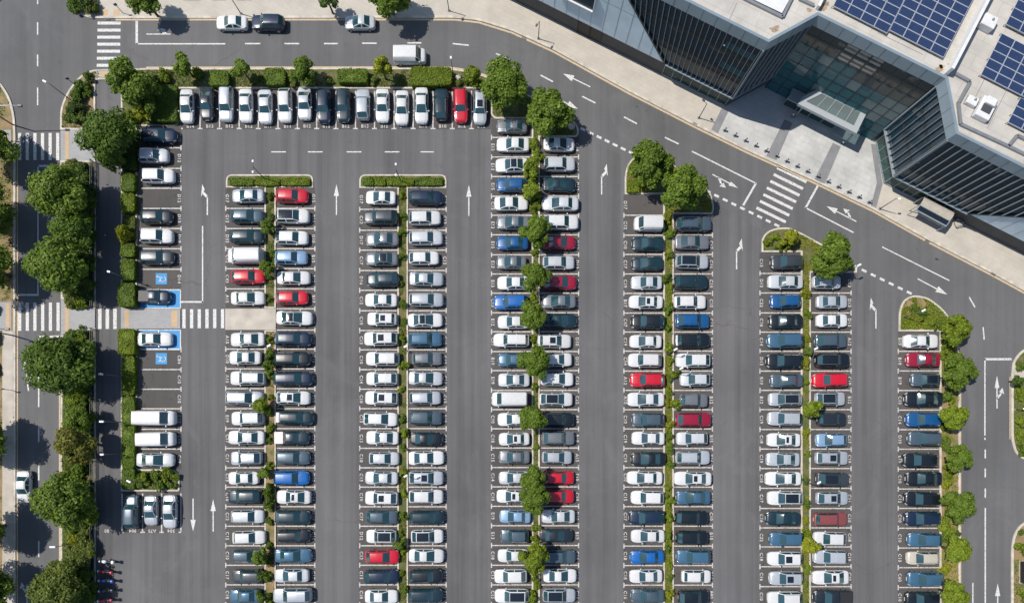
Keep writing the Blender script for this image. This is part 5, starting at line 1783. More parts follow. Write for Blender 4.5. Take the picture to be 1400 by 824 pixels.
# bollards along the plaza
for i in range(15):
    px, py = 990 + (1187 - 990) * i / 14, 179.5 + (277.5 - 179.5) * i / 14
    x, yy = G(px, py)
    t = thing('bollard', f'short dark bollard, {ORD[i]} along the plaza edge from the dark corner block', 'bollard', (x, yy, .13), 0, 'bollards along the plaza edge')
    m_ = MB()
    m_.tube([(0, 0, 0), (0, 0, .72), (0, 0, .8)], [.13, .12, .07], 12)
    m_.build('post', 'lamp_metal', t, True, (0, 0, 0))
    m_ = MB()
    m_.tube([(0, 0, .62), (0, 0, .70)], [.135, .135], 12)
    m_.build('reflective_band', 'lamp_white', t, True, (0, 0, 0))
    m_ = MB()
    m_.rbox((0, 0, .002), .42, .42, .03, .01, .46)
    m_.build('base_plate', 'grey_metal', t, False, (0, 0, 0))
# dark railings of the tree belt
for y0, y1, lb in ((222, 420, 'dark metal railing of the upper tree belt along the service lane'), (450, 900, 'dark metal railing of the lower tree belt along the service lane')):
    a, c = G(129.3, y0), G(129.3, y1)
    t = thing('railing', lb, 'railing', (a[0], a[1], .1))
    ln = a[1] - c[1]
    for z in (.15, .5, .86):
        m_ = MB()
        m_.bar((0, 0, z), (0, -ln, z), .07, .07)
        m_.build('rail', 'fence_metal', t, False, (0, 0, 0))
    m_ = MB()
    k = .12
    while k < ln:
        m_.bar((0, -k, .17), (0, -k, .84), .02, .03)
        k += .13
    m_.build('bars', 'fence_metal', t, False, (0, 0, 0))
    n = int(ln / 3)
    for k in range(n + 1):
        m_ = MB()
        m_.bar((0, -ln * k / n, -.1), (0, -ln * k / n, .95), .09, .09)
        m_.build('post', 'fence_metal', t, False, (0, 0, 0))
# dark cabinet in the east bed
x, yy = G(1397.5, 781)
t = thing('utility_cabinet', 'dark cabinet with pale marks standing in the brown corner bed', 'cabinet', (x, yy, .1))
m_ = MB(); m_.rbox((0, 0, 0), .75, 2.9, .85, .05); m_.build('casing', 'black_plastic', t, False, (0, 0, 0))
m_ = MB()
for dy in (.35, -.55):
    m_.box((-.1, dy, .852), .3, .1, .006, .3); m_.box((.06, dy - .16, .852), .22, .07, .006, -.2)
m_.build('marks', 'lamp_white', t, False, (0, 0, 0))
m_ = MB(); m_.box((0, 0, -.04), .95, 3.1, .06); m_.build('plinth', 'concrete', t, False, (0, 0, 0))
# pale stones in the verge beds
for px, py, r, lb in [(781, 174, .45, 'pale boulder on the rounded tip beside the big round tree'), (627, 107, .4, 'pale boulder in the bare end of the top verge'), (1065, 328, .35, 'brown boulder on the grassy tip by the small yellow-green tree')]:
    x, yy = G(px, py)
    bm = bmesh.new()
    bmesh.ops.create_icosphere(bm, subdivisions=3, radius=r)
    for v in bm.verts:
        v.co *= 1 + .28 * mnoise.noise(v.co * 3.1 + Vector((px, 0, 0)))
        v.co.z *= .6
    me = bpy.data.meshes.new('boulder')
    bm.to_mesh(me); bm.free()
    me.materials.append(MATS['concrete'])
    o = bpy.data.objects.new('boulder', me)
    COL.objects.link(o)
    o.location = (x, yy, .2)
    tag(o, lb, 'boulder')
# dark oil stains / covers on the road
m_ = MB()
for px, py, r in [(871, 146, .16), (884, 152, .16), (907, 162, .12), (1280, 354, .22), (1282, 355, .18), (1254, 340, .1), (1230, 323, .1), (1207, 313, .12), (455, 31, .08), (455, 38, .07)]:
    x, yy = G(px, py)
    m_.add([(x + r * (1 + .3 * math.sin(k * 2.3 + px)) * math.cos(k * PI / 6), yy + r * .6 * math.sin(k * PI / 6), .006) for k in range(12)], [tuple(range(12))])
tag(m_.build('road_stains', 'dark_cladding'), 'small dark oil spots and covers on the curving road', 'road stain', kind='structure')

# ------------------------------------------------------------------ the glass building
C1, C2, C4, C5 = (990, 152), (1045.6, 121.5), (1190, 193), (1202, 255)
Q0, Q1 = (590, -48), (1602, 457)
R0, R1 = (840, -560), (1852, -40)
ZB, ZT, ZR = 3.5, 13.9, 15.0
bx, by = G(1100, 130)
BLD = thing('office_building', 'glass and blue-grey metal building with a pale roof and recessed entrance', 'building', (bx, by, 0.1))


class Face:
    def __init__(s, a, b_):
        s.a, s.b = Vector(G(*a)), Vector(G(*b_))
        s.d = (s.b - s.a)
        s.len = s.d.length
        s.d.normalize()
        s.n = Vector((s.d.y, -s.d.x))       # outward (towards the car park)

    def pt(s, u, z, off=0.0):
        p = s.a + s.d * u + s.n * off
        return (p.x, p.y, z)

    def hit(s, px, py):
        lo, hi = -5.0, 40.0

        def f(z):
            return (Vector(G(px, py, z)) - s.a).dot(s.n)
        for _ in range(60):
            m__ = (lo + hi) / 2
            if (f(lo) > 0) == (f(m__) > 0):
                lo = m__
            else:
                hi = m__
        p = Vector(G(px, py, lo))
        return (p - s.a).dot(s.d), lo


FN, F1, F2, F3, F4 = Face(Q0, C1), Face(C1, C2), Face(C2, C4), Face(C4, C5), Face(C5, Q1)
PLAN = [Q0, C1, C2, C4, C5, Q1, R1, R0]
planw = ccw(gp(PLAN))


def fquad(mb, F, u0, z0, u1, z1, off=0.0, mi=0):
    mb.quad(F.pt(u0, z0, off), F.pt(u1, z0, off), F.pt(u1, z1, off), F.pt(u0, z1, off), mi)


def fpoly(mb, F, uz, off=0.0, mi=0):
    tr = geometry.tessellate_polygon([[Vector((u, z, 0)) for u, z in uz]])
    vs = [F.pt(u, z, off) for u, z in uz]
    fs = []
    for t in tr:
        a, b_, c = (Vector(uz[i]) for i in t)
        fs.append(tuple(t) if (b_ - a).cross(c - a) > 0 else tuple(reversed(t)))
    mb.add(vs, fs, mi)


def fbar(mb, F, u0, z0, u1, z1, off, w, dep, mi=0):
    a, c = Vector(F.pt(u0, z0, off)), Vector(F.pt(u1, z1, off))
    n3 = Vector((F.n.x, F.n.y, 0))
    mb.bar(a, c, w, dep, mi, up=n3)


# wing facade: panels and fan of fins
ub, zb_ = FN.hit(910, 88)
ut, zt_ = FN.hit(861, 0)
slope = (ut - ub) / (zt_ - zb_)


def diag(z):
    return ub + slope * (z - ZB)


m_ = MB()
fpoly(m_, FN, [(0, ZB), (diag(ZB), ZB), (diag(ZT), ZT), (0, ZT)])
wp = m_.build('wall_panels', 'panel_metal', BLD)
m_ = MB()
u = FN.len % 1.75
while u < diag(ZB):
    z1 = ZT if u < diag(ZT) else ZB + (u - ub) / slope
    fbar(m_, FN, u, ZB + .02, u, z1 - .02, .012, .03, .02)
    u += 1.75
fbar(m_, FN, .1, 9.2, diag(9.2) - .1, 9.2, .012, .02, .02)
m_.build('seams', 'fascia_metal', wp, off=BLD.location)
m_ = MB()
fpoly(m_, FN, [(diag(ZB), ZB), (FN.len, ZB), (FN.len, ZT), (diag(ZT), ZT)], -.12)
gw = m_.build('glazing', 'glass_dark', BLD)
m_ = MB()
nf = 15
for i in range(24):
    f = i / nf
    u0 = FN.len - .25 - i * (FN.len - ub) / nf
    u1 = u0 - 1.1 * f
    # start where the slanted panel edge cuts the fin
    z0 = ZB + .05
    if u0 < diag(ZB):
        for k in range(200):
            t_ = k / 200
            if u0 + (u1 - u0) * t_ >= diag(ZB + (ZT - ZB) * t_):
                break
        else:
            continue
        z0 = ZB + (ZT - ZB) * t_
        us = u0 + (u1 - u0) * t_
    else:
        us = u0
    if u1 < diag(ZT) + .05:
        continue
    fbar(m_, FN, us, z0, u1, ZT, .06, .05, .24)
m_.build('fins', 'fin_metal', gw, off=BLD.location)
m_ = MB()
for z in (6.6, 10.2):
    fquad(m_, FN, diag(z) + .1, z, FN.len, z + .75, -.1)
fbar(m_, FN, diag(ZB) - .05, ZB, diag(ZT), ZT, .02, .25, .2)
m_.build('spandrels', 'mullion_dark', gw, off=BLD.location)
m_ = MB()
for k in range(6):
    a = FN.len - .28 - (k + 1) * (FN.len - ub) / nf
    for z, h in ((11.2, 1.1), (7.6, 1.2)):
        if k < 5 or z > 9:
            fquad(m_, FN, a + .05, z, a + .58, z + h, -.10)
m_.build('tinted_panes', 'glass_teal', gw, off=BLD.location)
# framed window in the panel wall
u0, z0 = FN.hit(811.5, 15.5)
u1, z1 = FN.hit(780, 0)
m_ = MB()
wl, wr_ = u1 - 1.6, u0
fquad(m_, FN, wl, z0, wr_, z0 + 3.0, .03)
win = m_.build('window', 'glass_dark', BLD)
m_ = MB()
for a, c in (((wl, z0), (wr_, z0)), ((wl, z0 + 3), (wr_, z0 + 3)), ((wl, z0), (wl, z0 + 3)), ((wr_, z0), (wr_, z0 + 3))):
    fbar(m_, FN, *a, *c, .12, .12, .26)
m_.build('window_frame', 'white_paint', win, off=BLD.location)

# courtyard side of the wing, and the other block's two faces
for F, nm in ((F1, 'S1'), (F3, 'S3')):
    m_ = MB()
    fquad(m_, F, .1, ZB, F.len - .02, ZT, -.12)
    g_ = m_.build('glazing', 'glass_dark', BLD)
    m_ = MB()
    n = int(F.len / .82)
    for i in range(n + 1):
        u = .1 + (F.len - .2) * i / n
        fbar(m_, F, u, ZB, u, ZT, .06, .055, .26)
    m_.build('fins', 'fin_metal', g_, off=BLD.location)
    m_ = MB()
    for z in (6.6, 10.2):
        fquad(m_, F, .1, z, F.len - .05, z + .55, -.1)
    m_.build('spandrels', 'mullion_dark', g_, off=BLD.location)
# right-hand block, long face: fins above, panel wedge below
u1, z1 = F4.hit(1322, 292)
u2, z2 = F4.hit(1400, 296)
s4 = (z2 - ZB) / (u2 - u1)
ue = u1 + (ZT - .5 - ZB) / s4
m_ = MB()
fpoly(m_, F4, [(.05, ZB), (u1, ZB), (ue, ZT), (.05, ZT)], -.12)
g4 = m_.build('glazing', 'glass_dark', BLD)
m_ = MB()
u = .2
while u < ue - .3:
    z0 = ZB if u < u1 else ZB + (u - u1) * s4
    fbar(m_, F4, u, z0 + .05, u, ZT, .06, .055, .26)
    u += .95
m_.build('fins', 'fin_metal', g4, off=BLD.location)
m_ = MB()
for z in (6.6, 10.2):
    fquad(m_, F4, .1, z, u1 + (z + .6 - ZB) / s4 if False else u1 + (z - ZB) / s4, z + .55, -.1)
fbar(m_, F4, u1, ZB, ue, ZB + (ue - u1) * s4, .03, .22, .2)
m_.build('spandrels', 'mullion_dark', g4, off=BLD.location)
m_ = MB()
fpoly(m_, F4, [(u1, ZB), (F4.len, ZB), (F4.len, ZT), (ue, ZB + (ue - u1) * s4)])
w4 = m_.build('wall_panels', 'panel_metal', BLD)
m_ = MB()
u = u1 + 1.2
while u < u1 + 20:
    fbar(m_, F4, u, ZB + .02, u, ZB + max(.05, (u - u1) * s4 - .1), .012, .03, .02)
    u += 1.75
m_.build('seams', 'fascia_metal', w4, off=BLD.location)

# recessed glass wall of the entrance court
m_ = MB()
fquad(m_, F2, 0, .12, F2.len, ZT, -.05)
at = m_.build('curtain_wall', 'glass_atrium', BLD)
m_ = MB()
nb = 10
for i in range(nb + 1):
    u = F2.len * i / nb
    fbar(m_, F2, u, .1, u, ZT, -.04, .09, .06)
for z in (1.9, 3.6, 5.3, 7.0, 8.75, 10.5, 12.2):
    fbar(m_, F2, 0, z, F2.len, z, -.045, .06, .05)
m_.build('mullions', 'mullion_dark', at, off=BLD.location)
rp = random.Random(5)
m_, m2_, m3_ = MB(), MB(), MB()
zs = [.15, 1.9, 3.6, 5.3, 7.0, 8.75, 10.5, 12.2, ZT]
for i in range(nb):
    for k in range(8):
        u0, u9 = F2.len * i / nb + .06, F2.len * (i + 1) / nb - .06
        q = rp.random()
        if k >= 6 or (k == 5 and 5 <= i):
            fquad(m_, F2, u0, zs[k] + .04, u9, zs[k + 1] - .04, -.046)
        elif q < .16 or (k in (3, 4) and i in (0, 7, 8, 9) and q < .6):
            m2_ = MB()
            fquad(m2_, F2, u0, zs[k] + .04, u9, zs[k + 1] - .04, -.046)
            m2_.build('misted_pane', 'glass_mist', at, off=BLD.location)
for i in range(3, 6):
    for z in (10.75, 11.45, 12.4, 13.1):
        fquad(m3_, F2, F2.len * i / nb + .1, z, F2.len * (i + 1) / nb - .12, z + .36, -.040)
m_.build('reflection_panes', 'glass_reflection', at, off=BLD.location)  # upper panes whose grey reflection is painted as a tint
m3_.build('pale_blinds', 'blind_pale', at, off=BLD.location)
# ground floor, set back under the fins
REC = .62
m_ = MB()
fquad(m_, FN, 0, .1, ub, ZB, -REC)
m_.build('base_wall', 'dark_cladding', BLD)
m_ = MB()
fquad(m_, F4, u1 - 1.0, .1, F4.len, ZB, -REC)
m_.build('base_wall', 'dark_cladding', BLD)
m_ = MB()
fquad(m_, F1, REC * .6, .1, F1.len, ZB, -REC * .8)
m_.build('base_wall', 'dark_cladding', BLD)
for px, py in ((795, 45), (812, 52)):
    ud, zd = FN.hit(px, py)
    m_ = MB()
    fquad(m_, FN, ud - .8, .12, ud + .8, 2.5, -REC + .03)
    fbar(m_, FN, ud - .85, .12, ud - .85, 2.6, -REC + .05, .08, .1)
    fbar(m_, FN, ud + .85, .12, ud + .85, 2.6, -REC + .05, .08, .1)
    m_.build('service_door', 'black_plastic', BLD)
for F, a, c in ((FN, ub, FN.len - .3), (F3, .3, F3.len - .3), (F4, .3, u1 - 1.0)):
    m_ = MB()
    fquad(m_, F, a, .1, c, ZB, -REC)
    gg = m_.build('shopfront', 'glass_ground', BLD)
    m_ = MB()
    n = max(2, int((c - a) / 1.3))
    for i in range(n + 1):
        u = a + (c - a) * i / n
        fbar(m_, F, u, .1, u, ZB, -REC + .03, .07, .1)
    fbar(m_, F, a, .25, c, .25, -REC + .03, .2, .1)
    m_.build('mullions', 'fin_metal', gg, off=BLD.location)
for F, u0, ue_ in ((FN, ub, FN.len + .1), (F1, 0, F1.len), (F3, 0, F3.len + .1), (F4, 0, u1)):
    m_ = MB()
    fbar(m_, F, u0, ZB, ue_, ZB, .06, .12, .36)
    m_.build('sill_frame', 'fin_metal', BLD)
# corner posts of the two blocks
for F, u in ((FN, FN.len), (F4, 0.0), (F3, .12)):
    m_ = MB()
    fbar(m_, F, u, ZB, u, ZT, .08, .14, .36)
    m_.build('corner_post', 'fin_metal', BLD)
# soffit, floors, inner walls
m_ = MB()
shell = inset(planw, .16)
m_.poly(shell, ZB + .02)
core = inset(planw, .9)
for z in (6.75, 10.35):
    m_.prism(core, z, z + .4)
m_.poly(shell, .105)
m_.build('floor_slabs', 'slab', BLD)
m_ = MB()
for F, u0, u9, dep in ((F2, 1, F2.len - 1, 5.5), (FN, ub - 6, FN.len - 3, 4.2), (F4, 1.5, 30, 4.2), (F3, 1, F3.len, 4.0), (F1, 1, F1.len, 4.0)):
    fquad(m_, F, u0, .12, u9, ZT, -dep)
m_.build('inner_walls', 'interior_wall', BLD)
m_ = MB()
for F, uu, zz in ((FN, [ub + 1 + .95 * k for k in range(9)], 3.9), (F4, [1 + .95 * k for k in range(12)], 7.3)):
    for u in uu:
        fquad(m_, F, u + .04, zz, u + .86, zz + 2.0, -.55)
for u in [2.2 + k * 1.6 for k in range(4)]:
    for z in (10.9, 11.7, 12.5):
        fquad(m_, F2, u, z, u + 1.3, z + .4, -.6)
m_.build('blinds', 'blind', BLD)
m_ = MB()
for F, u, z, dp in ((F2, 1.6, 13.2, 1.6), (F2, 2.8, 13.1, 1.6), (F2, 11.2, 10.0, 1.5), (F2, 12.3, 9.9, 1.5), (F2, 14.4, 10.1, 1.5), (FN, FN.len - 4.2, 10.0, 1.2)):
    p = F.pt(u, z, -dp)
    m_.rbox(p, .3, .3, .12, .03)
m_.build('ceiling_lights', 'lit_lamp', BLD)
# roof, fascia, parapet
m_ = MB()
m_.poly(inset(planw, .30), ZR)
rf_ = m_.build('roof', 'roof_membrane', BLD)
m_ = MB()
outer = inset(planw, -.16)
inn1 = inset(planw, .30)
outT = inset(planw, -.02)
n = len(outer)
for i in range(n):
    j = (i + 1) % n
    m_.quad((*outer[i], ZT - .1), (*outer[j], ZT - .1), (*outT[j], ZR + .3), (*outT[i], ZR + .3))
    m_.quad((*outT[i], ZR + .3), (*outT[j], ZR + .3), (*inn1[j], ZR + .3), (*inn1[i], ZR + .3))
    m_.quad((*inn1[j], ZR - .02), (*inn1[i], ZR - .02), (*inn1[i], ZR + .3), (*inn1[j], ZR + .3))
    i2, j2 = inset(planw, .2)[i], inset(planw, .2)[j]
    m_.quad((*outer[j], ZT - .1), (*outer[i], ZT - .1), (*i2, ZT - .1), (*j2, ZT - .1))
fa = m_.build('fascia', 'fascia_metal', BLD)
m_ = MB()
for F in (FN, F1, F2, F3, F4):
    u = 1.6
    while u < min(F.len, 60):
        m_.bar(F.pt(u, ZT - .08, .165), F.pt(u, ZR + .29, .03), .03, .02, 0, (F.n.x, F.n.y, 0))
        u += 1.75
m_.build('joints', 'mullion_dark', fa, off=BLD.location)


def roofbar(mb, a, c, w, h, z=ZR + .005):
    p, q = G(a[0], a[1], z), G(c[0], c[1], z)
    d = Vector((q[0] - p[0], q[1] - p[1]))
    mid = ((p[0] + q[0]) / 2, (p[1] + q[1]) / 2, z)
    mb.box(mid, d.length, w, h, math.atan2(d.y, d.x))


m_ = MB()
roofbar(m_, (1292, 103), (1370, -48), .34, 1.35)
m_.build('roof_upstand', 'white_paint', rf_, off=BLD.location)
m_ = MB()
roofbar(m_, (1116, 14), (1150, -55), .3, .7)
m_.build('roof_upstand', 'white_paint', rf_, off=BLD.location)
m_ = MB()
for a, c in [((1305, 102), (1325, 113)), ((1325, 113), (1309, 142)), ((1309, 142), (1312, 171)), ((1312, 171), (1377, 201)), ((1377, 201), (1389, 186)), ((1389, 186), (1420, 201)), ((1377, 201), (1440, 232))]:
    roofbar(m_, a, c, .32, .28)
m_.build('dark_roof_curb', 'grey_metal', rf_, off=BLD.location)  # low roof step; its shadow is put into the dark grey colour
m_ = MB()
for a, c in [((1018, 0), (1069, 25)), ((1069, 25), (1090, -18)), ((1092, 0), (1112, 9)), ((1018, 0), (1000, -10))]:
    roofbar(m_, a, c, .32, .28)
m_.build('dark_roof_curb', 'grey_metal', rf_, off=BLD.location)  # grey rim of the raised roof deck
m_ = MB()
for a, c in [((1008, 3), (996, 30)), ((1330, 140), (1352, 96)), ((1262, 75), (1200, 45)), ((1350, 175), (1392, 92))]:
    roofbar(m_, a, c, .05, .012, ZR + .002)
m_.build('roof_seams', 'grey_metal', rf_, off=BLD.location)
m_ = MB()
m_.poly(ccw([G(px, py, ZR) for px, py in ((1020, -3), (1068, 20), (1095, -30), (1045, -60))]), ZR + .22)
m_.build('roof_deck', 'white_paint', rf_, off=BLD.location)
m_ = MB()
for px, py, r in ((1285, 94, .45), (1287, 91, .3), (1125, 11, .4), (1130, 6, .35), (1106, 14, .3), (1060, 40, .5), (1300, 88, .3)):
    x, yy = G(px, py, ZR)
    ph = px * 1.7
    m_.poly(ccw([(x + r * (1 + .35 * math.sin(3 * a + ph) + .2 * math.sin(7 * a)) * math.cos(a), yy + r * .8 * (1 + .3 * math.cos(2 * a + ph)) * math.sin(a)) for a in [k * PI / 10 for k in range(20)]]), ZR + .004)
m_.build('rust_stains', 'stain', rf_, off=BLD.location)
# entrance canopy and doors
ZC = 4.0
ca = [GV(px, py, ZC) for px, py in ((1123, 120.5), (1186, 151), (1170, 183.5), (1090, 143), (1097, 133))]
poly2 = ccw([(p.x, p.y) for p in ca])
inner = inset(poly2, .75)
m_ = MB()
for i in range(len(poly2)):
    j = (i + 1) % len(poly2)
    m_.quad((*poly2[i], ZC + .2), (*poly2[j], ZC + .2), (*inner[j], ZC + .2), (*inner[i], ZC + .2))
    m_.quad((*inner[i], ZC - .1), (*inner[j], ZC - .1), (*poly2[j], ZC - .1), (*poly2[i], ZC - .1))
m_.walls(poly2, ZC - .25, ZC + .2)
m_.walls(inner, ZC - .1, ZC + .2, flip=True)
can = m_.build('canopy', 'canopy_metal', BLD)
m_ = MB()
m_.poly(inner, ZC + .1)
m_.build('canopy_glass', 'glass_canopy', can, off=BLD.location)
m_ = MB()
for t_ in (.2, .38, .56, .74, .92):
    a = ca[0].lerp(ca[1], t_)
    c = ca[3].lerp(ca[2], t_ * .93 + .07)
    m_.bar((a.x, a.y, ZC + .17), (c.x, c.y, ZC + .17), .07, .08)
m_.build('canopy_beams', 'canopy_metal', can, off=BLD.location)
m_ = MB()
for px, py in ((1094, 151), (1164, 187), (1120, 135), (1178, 164)):
    x, yy = G(px, py, 2)
    m_.tube([(x, yy, .12), (x, yy, ZC - .08)], [.1, .1], 10)
m_.build('canopy_columns', 'fin_metal', can, True, off=BLD.location)
ul, _ = F2.hit(1104, 166)
m_ = MB()
for k in range(4):
    u = 3.2 + k * 1.9
    fquad(m_, F2, u, .14, u + 1.7, 2.6, .9)
ed = m_.build('entrance_doors', 'glass_ground', BLD)
m_ = MB()
for k in range(5):
    u = 3.1 + k * 1.9
    fbar(m_, F2, u, .14, u, 2.75, .9, .1, .12)
fbar(m_, F2, 3.0, 2.75, 10.8, 2.75, .9, .2, 1.6)
m_.build('door_frame', 'fin_metal', ed, off=BLD.location)

# solar arrays ------------------------------------------------------
uw = Vector((.89, -.453, 0)).normalized()
vw = Vector((.453, .89, 0)).normalized()


def solar(px, py, nu, nv, label):
    z = ZR + .42
    x, y_ = G(px, py, z)
    t = thing('solar_array', label, 'solar array', (x, y_, ZR + .01), 0, 'solar arrays on the pale roof')
    m_ = MB()
    for j in range(0, nv + 1):
        p = vw * (j * 1.05) + Vector((0, 0, .3))
        m_.bar(p, p + uw * (nu * 1.72), .06, .06)
    for i in range(nu + 1):
        for j in (0, nv // 2, nv):
            p = uw * (i * 1.72) + vw * (j * 1.05)
            m_.bar(p, p + Vector((0, 0, .3)), .06, .06)
    m_.build('mounting_rails', 'grey_metal', t, False, (0, 0, 0))
    for i in range(nu):
        for j in range(nv):
            o_ = uw * (i * 1.72 + .015) + vw * (j * 1.05 + .012) + Vector((0, 0, .34))
            if (i, j) == (0, 0) or 'me' not in solar.__dict__:
                if 'me' not in solar.__dict__:
                    q = MB()
                    a, b_ = uw * 1.69, vw * 1.026

                    def P_(u, v, z):
                        w_ = a * u + b_ * v
                        return (w_.x, w_.y, z)
                    c4 = [(0, 0), (1, 0), (1, 1), (0, 1)]
                    vs = [P_(u, v, 0) for u, v in c4] + [P_(u, v, .045) for u, v in c4]
                    q.add(vs, [(0, 1, 2, 3)[::-1], (4, 5, 6, 7), (0, 1, 5, 4), (1, 2, 6, 5), (2, 3, 7, 6), (3, 0, 4, 7)], 0)
                    e, f_ = .022, .036
                    q.add([P_(u, v, .049) for u, v in ((e, f_), (1 - e, f_), (1 - e, 1 - f_), (e, 1 - f_))], [(0, 1, 2, 3)], 1)
                    solar.me = q.mesh('solar_panel', ['solar_frame', 'solar_cell'])
            o = bpy.data.objects.new('solar_panel', solar.me)
            COL.objects.link(o)
            o.parent = t
            o.location = o_
    return t


# thin cell grid in the panels
m = MATS['solar_cell']
nt = m.node_tree
bs = nt.nodes['Principled BSDF']
br = N(nt, 'ShaderNodeTexBrick', i_Scale=1 / .165)
br.offset = 0
br.inputs['Color1'].default_value = (.012, .024, .072, 1)
br.inputs['Color2'].default_value = (.015, .030, .085, 1)
br.inputs['Mortar'].default_value = (.06, .085, .15, 1)
br.inputs['Mortar Size'].default_value = .05
br.inputs['Brick Width'].default_value = 1.0
br.inputs['Row Height'].default_value = 1.0
nt.links.new(coords(nt, (1, 1, 1), (0, 0, math.radians(27))), br.inputs['Vector'])
nt.links.new(br.outputs['Color'], bs.inputs['Base Color'])
solar(1139, 8, 4, 8, 'solar array cut by the photo edge, beside the biggest array')
solar(1216, 41, 4, 9, 'biggest solar array, next to the white roof upstand')
solar(1341, 102, 5, 5, 'solar array above the paired rooftop units')
solar(1375, 33, 4, 5, 'solar array near the single white rooftop box')
solar(1378, 167, 4, 3, 'small solar array below the gap at the roof edge of the photo')


def roof_unit(px, py, sx, sy, h, label, hood=False):
    x, y_ = G(px, py, ZR + h)
    t = thing('rooftop_unit', label, 'rooftop unit', (x, y_, ZR + .01), math.radians(-27))
    m_ = MB(); m_.rbox((0, 0, .06), sx, sy, h - .1, .06); m_.build('casing', 'white_paint', t, False, (0, 0, 0))
    m_ = MB(); m_.box((0, 0, 0), sx + .12, sy + .12, .06); m_.build('base', 'grey_metal', t, False, (0, 0, 0))
    m_ = MB()
    if hood:
        m_.rbox((0, -.15, h - .04), sx * .66, sy * .38, .07, .03)
        m_.build('intake_grille', 'dark_cladding', t, False, (0, 0, 0))
        m_ = MB(); m_.rbox((0, sy * .28, h - .04), sx * .7, sy * .36, .35, .06); m_.build('hood', 'white_paint', t, False, (0, 0, 0))
    else:
        m_.tube([(sx * .12, sy * .15, h - .05), (sx * .12, sy * .15, h + .12)], [.12, .12], 10)
        m_.build('vent_pipe', 'grey_metal', t, True, (0, 0, 0))


roof_unit(1354.5, 28, 1.6, 1.35, .95, 'white rooftop box with a small vent beside the long upstand')
roof_unit(1331, 137, 1.2, .95, .5, 'smaller flat rooftop unit joined beside the larger hooded one')
roof_unit(1350, 147, 1.7, 2.4, .75, 'larger hooded rooftop unit with a dark grille', True)

# tan-roofed shelter against the building
FS = Face((1200 + 49, 289), (1296, 312))
t = thing('shelter', 'small shelter with a tan sloping roof and dark open front by the building', 'shelter', (*FS.pt(0, 0)[:2], .12))
off = t.location
m_ = MB()
for a, c in (((1264, 268), (1305, 290)),):
    p, q = GV(1264, 268, 2.5), GV(1305, 290, 2.5)
    dn = Vector((FS.n.x, FS.n.y, 0))
    r0, r1 = p + dn * 1.3, q + dn * 1.3
    for k in range(6):
        z0, z1 = .22 * math.sin(k / 6 * PI), .22 * math.sin((k + 1) / 6 * PI)
        a0, a1 = p.lerp(r0, k / 6) + Vector((0, 0, z0 - .08 * k / 6)), q.lerp(r1, k / 6) + Vector((0, 0, z0 - .08 * k / 6))
        b0, b1 = p.lerp(r0, (k + 1) / 6) + Vector((0, 0, z1 - .08 * (k + 1) / 6)), q.lerp(r1, (k + 1) / 6) + Vector((0, 0, z1 - .08 * (k + 1) / 6))
        m_.quad(a0, b0, b1, a1)
        m_.quad(a0 - Vector((0, 0, .05)), a1 - Vector((0, 0, .05)), b1 - Vector((0, 0, .05)), b0 - Vector((0, 0, .05)))
m_.build('roof', 'tan_roof', t, False, off)
m_ = MB()
for s_ in (p, q):
    for dd in (.1, 1.25, 1.9):
        e = s_ + dn * dd
        m_.bar((e.x, e.y, .12), (e.x, e.y, 2.4 if dd < 1.5 else 2.05), .09, .09)
f0, f1 = p + dn * 1.95, q + dn * 1.95
m_.bar((f0.x, f0.y, 2.1), (f1.x, f1.y, 2.1), .16, .16)
m_.bar((p.x + dn.x * 1.3, p.y + dn.y * 1.3, 2.4), (f0.x, f0.y, 2.1), .1, .1)
m_.bar((q.x + dn.x * 1.3, q.y + dn.y * 1.3, 2.4), (f1.x, f1.y, 2.1), .1, .1)
m_.build('frame', 'fin_metal', t, False, off)
m_ = MB()
g0, g1 = p + dn * 1.32, q + dn * 1.32
m_.quad((g0.x, g0.y, 2.36), (f0.x, f0.y, 2.07), (f1.x, f1.y, 2.07), (g1.x, g1.y, 2.36))
m_.build('glass_front', 'roof_glass', t, False, off)
m_ = MB()
m_.quad((p.x, p.y, .3), (q.x, q.y, .3), (q.x, q.y, 2.2), (p.x, p.y, 2.2))
m_.build('back_panel', 'dark_cladding', t, False, off)
m_ = MB()
mid = (p + q) / 2 + dn * .8
m_.rbox((mid.x, mid.y, .5), 2.6, .4, .08, .02, math.atan2(FS.d.y, FS.d.x))
m_.build('bench_seat', 'grey_metal', t, False, off)
# pale bundle beside the shelter
x, yy = G(1309, 306)
bm = bmesh.new()
bmesh.ops.create_icosphere(bm, subdivisions=3, radius=.62)
for v in bm.verts:
    v.co *= 1 + .45 * mnoise.noise(v.co * 2.6)
    v.co.z = v.co.z * .6
me = bpy.data.meshes.new('bundle')
bm.to_mesh(me); bm.free()
me.materials.append(MATS['tan_roof'])
o = bpy.data.objects.new('bundle', me)
COL.objects.link(o)
o.location = (x, yy, .38)
tag(o, 'pale crumpled bundle lying on the pavement beside the shelter', 'bundle')
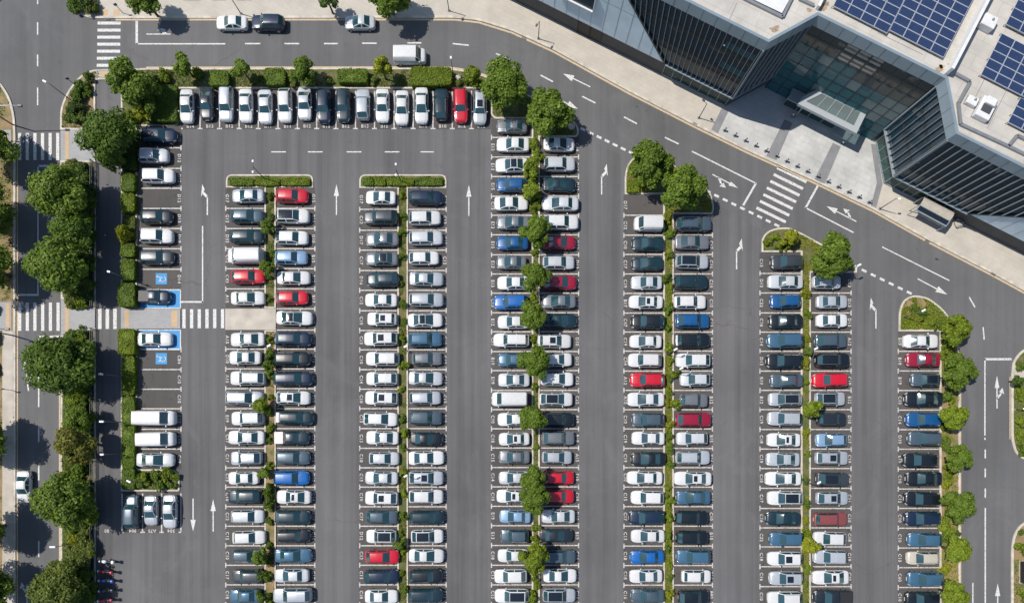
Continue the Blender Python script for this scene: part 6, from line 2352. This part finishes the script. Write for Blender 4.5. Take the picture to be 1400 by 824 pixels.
# low planter lights of the entrance
for px, py, lb in ((1081, 161, 'small white post light in the shaded court beside the entrance'), (1149, 198, 'small white post light before the sunny side of the entrance')):
    x, yy = G(px, py)
    t = thing('post_light', lb, 'post light', (x, yy, .13))
    m_ = MB(); m_.tube([(0, 0, 0), (0, 0, .7)], [.06, .06], 10); m_.build('post', 'lamp_metal', t, True, (0, 0, 0))
    m_ = MB(); m_.tube([(0, 0, .7), (0, 0, .8), (0, 0, .84)], [.14, .14, .05], 12); m_.build('cap', 'lamp_white', t, True, (0, 0, 0))

# ------------------------------------------------------------------ sun, sky, camera
EL = math.radians(58)
sx, sy = -.958, .287           # towards the sun, on the ground
w = bpy.data.worlds.new('World')
sc.world = w
w.use_nodes = True
nt = w.node_tree
sky = nt.nodes.new('ShaderNodeTexSky')
sky.sky_type = 'NISHITA'
sky.sun_disc = False
sky.sun_elevation = EL
sky.sun_rotation = math.atan2(sx, sy)
sky.air_density = 1.0
sky.dust_density = 0.6
sky.ozone_density = 1.0
nt.links.new(sky.outputs[0], nt.nodes['Background'].inputs['Color'])
nt.nodes['Background'].inputs['Strength'].default_value = 0.10
sl = bpy.data.lights.new('sun', 'SUN')
sl.energy = 4.1
sl.angle = math.radians(.5)
sl.color = (1.0, .945, .86)
so = bpy.data.objects.new('sun', sl)
COL.objects.link(so)
dirv = Vector((-sx * math.cos(EL), -sy * math.cos(EL), -math.sin(EL)))
so.rotation_euler = dirv.to_track_quat('-Z', 'Y').to_euler()
so.location = (0, 0, 60)
cam = bpy.data.cameras.new('camera')
cam.sensor_width = 36
cam.lens = 36 * 880 / 1400
cam.shift_y = (NY - 412) / 1400
cam.clip_start = 1
cam.clip_end = 4000
co = bpy.data.objects.new('camera', cam)
COL.objects.link(co)
co.location = (0, Y0, HC)
co.rotation_euler = (0, 0, 0)
sc.camera = co
sc.view_settings.view_transform = 'Standard'
sc.view_settings.look = 'None'
sc.view_settings.exposure = 0.30
sc.view_settings.gamma = 1
sc.view_settings.use_curve_mapping = False
sc.cycles.max_bounces = 6
sc.cycles.transparent_max_bounces = 8
sc.cycles.use_denoising = True
sc.cycles.caustics_reflective = False
sc.cycles.caustics_refractive = False
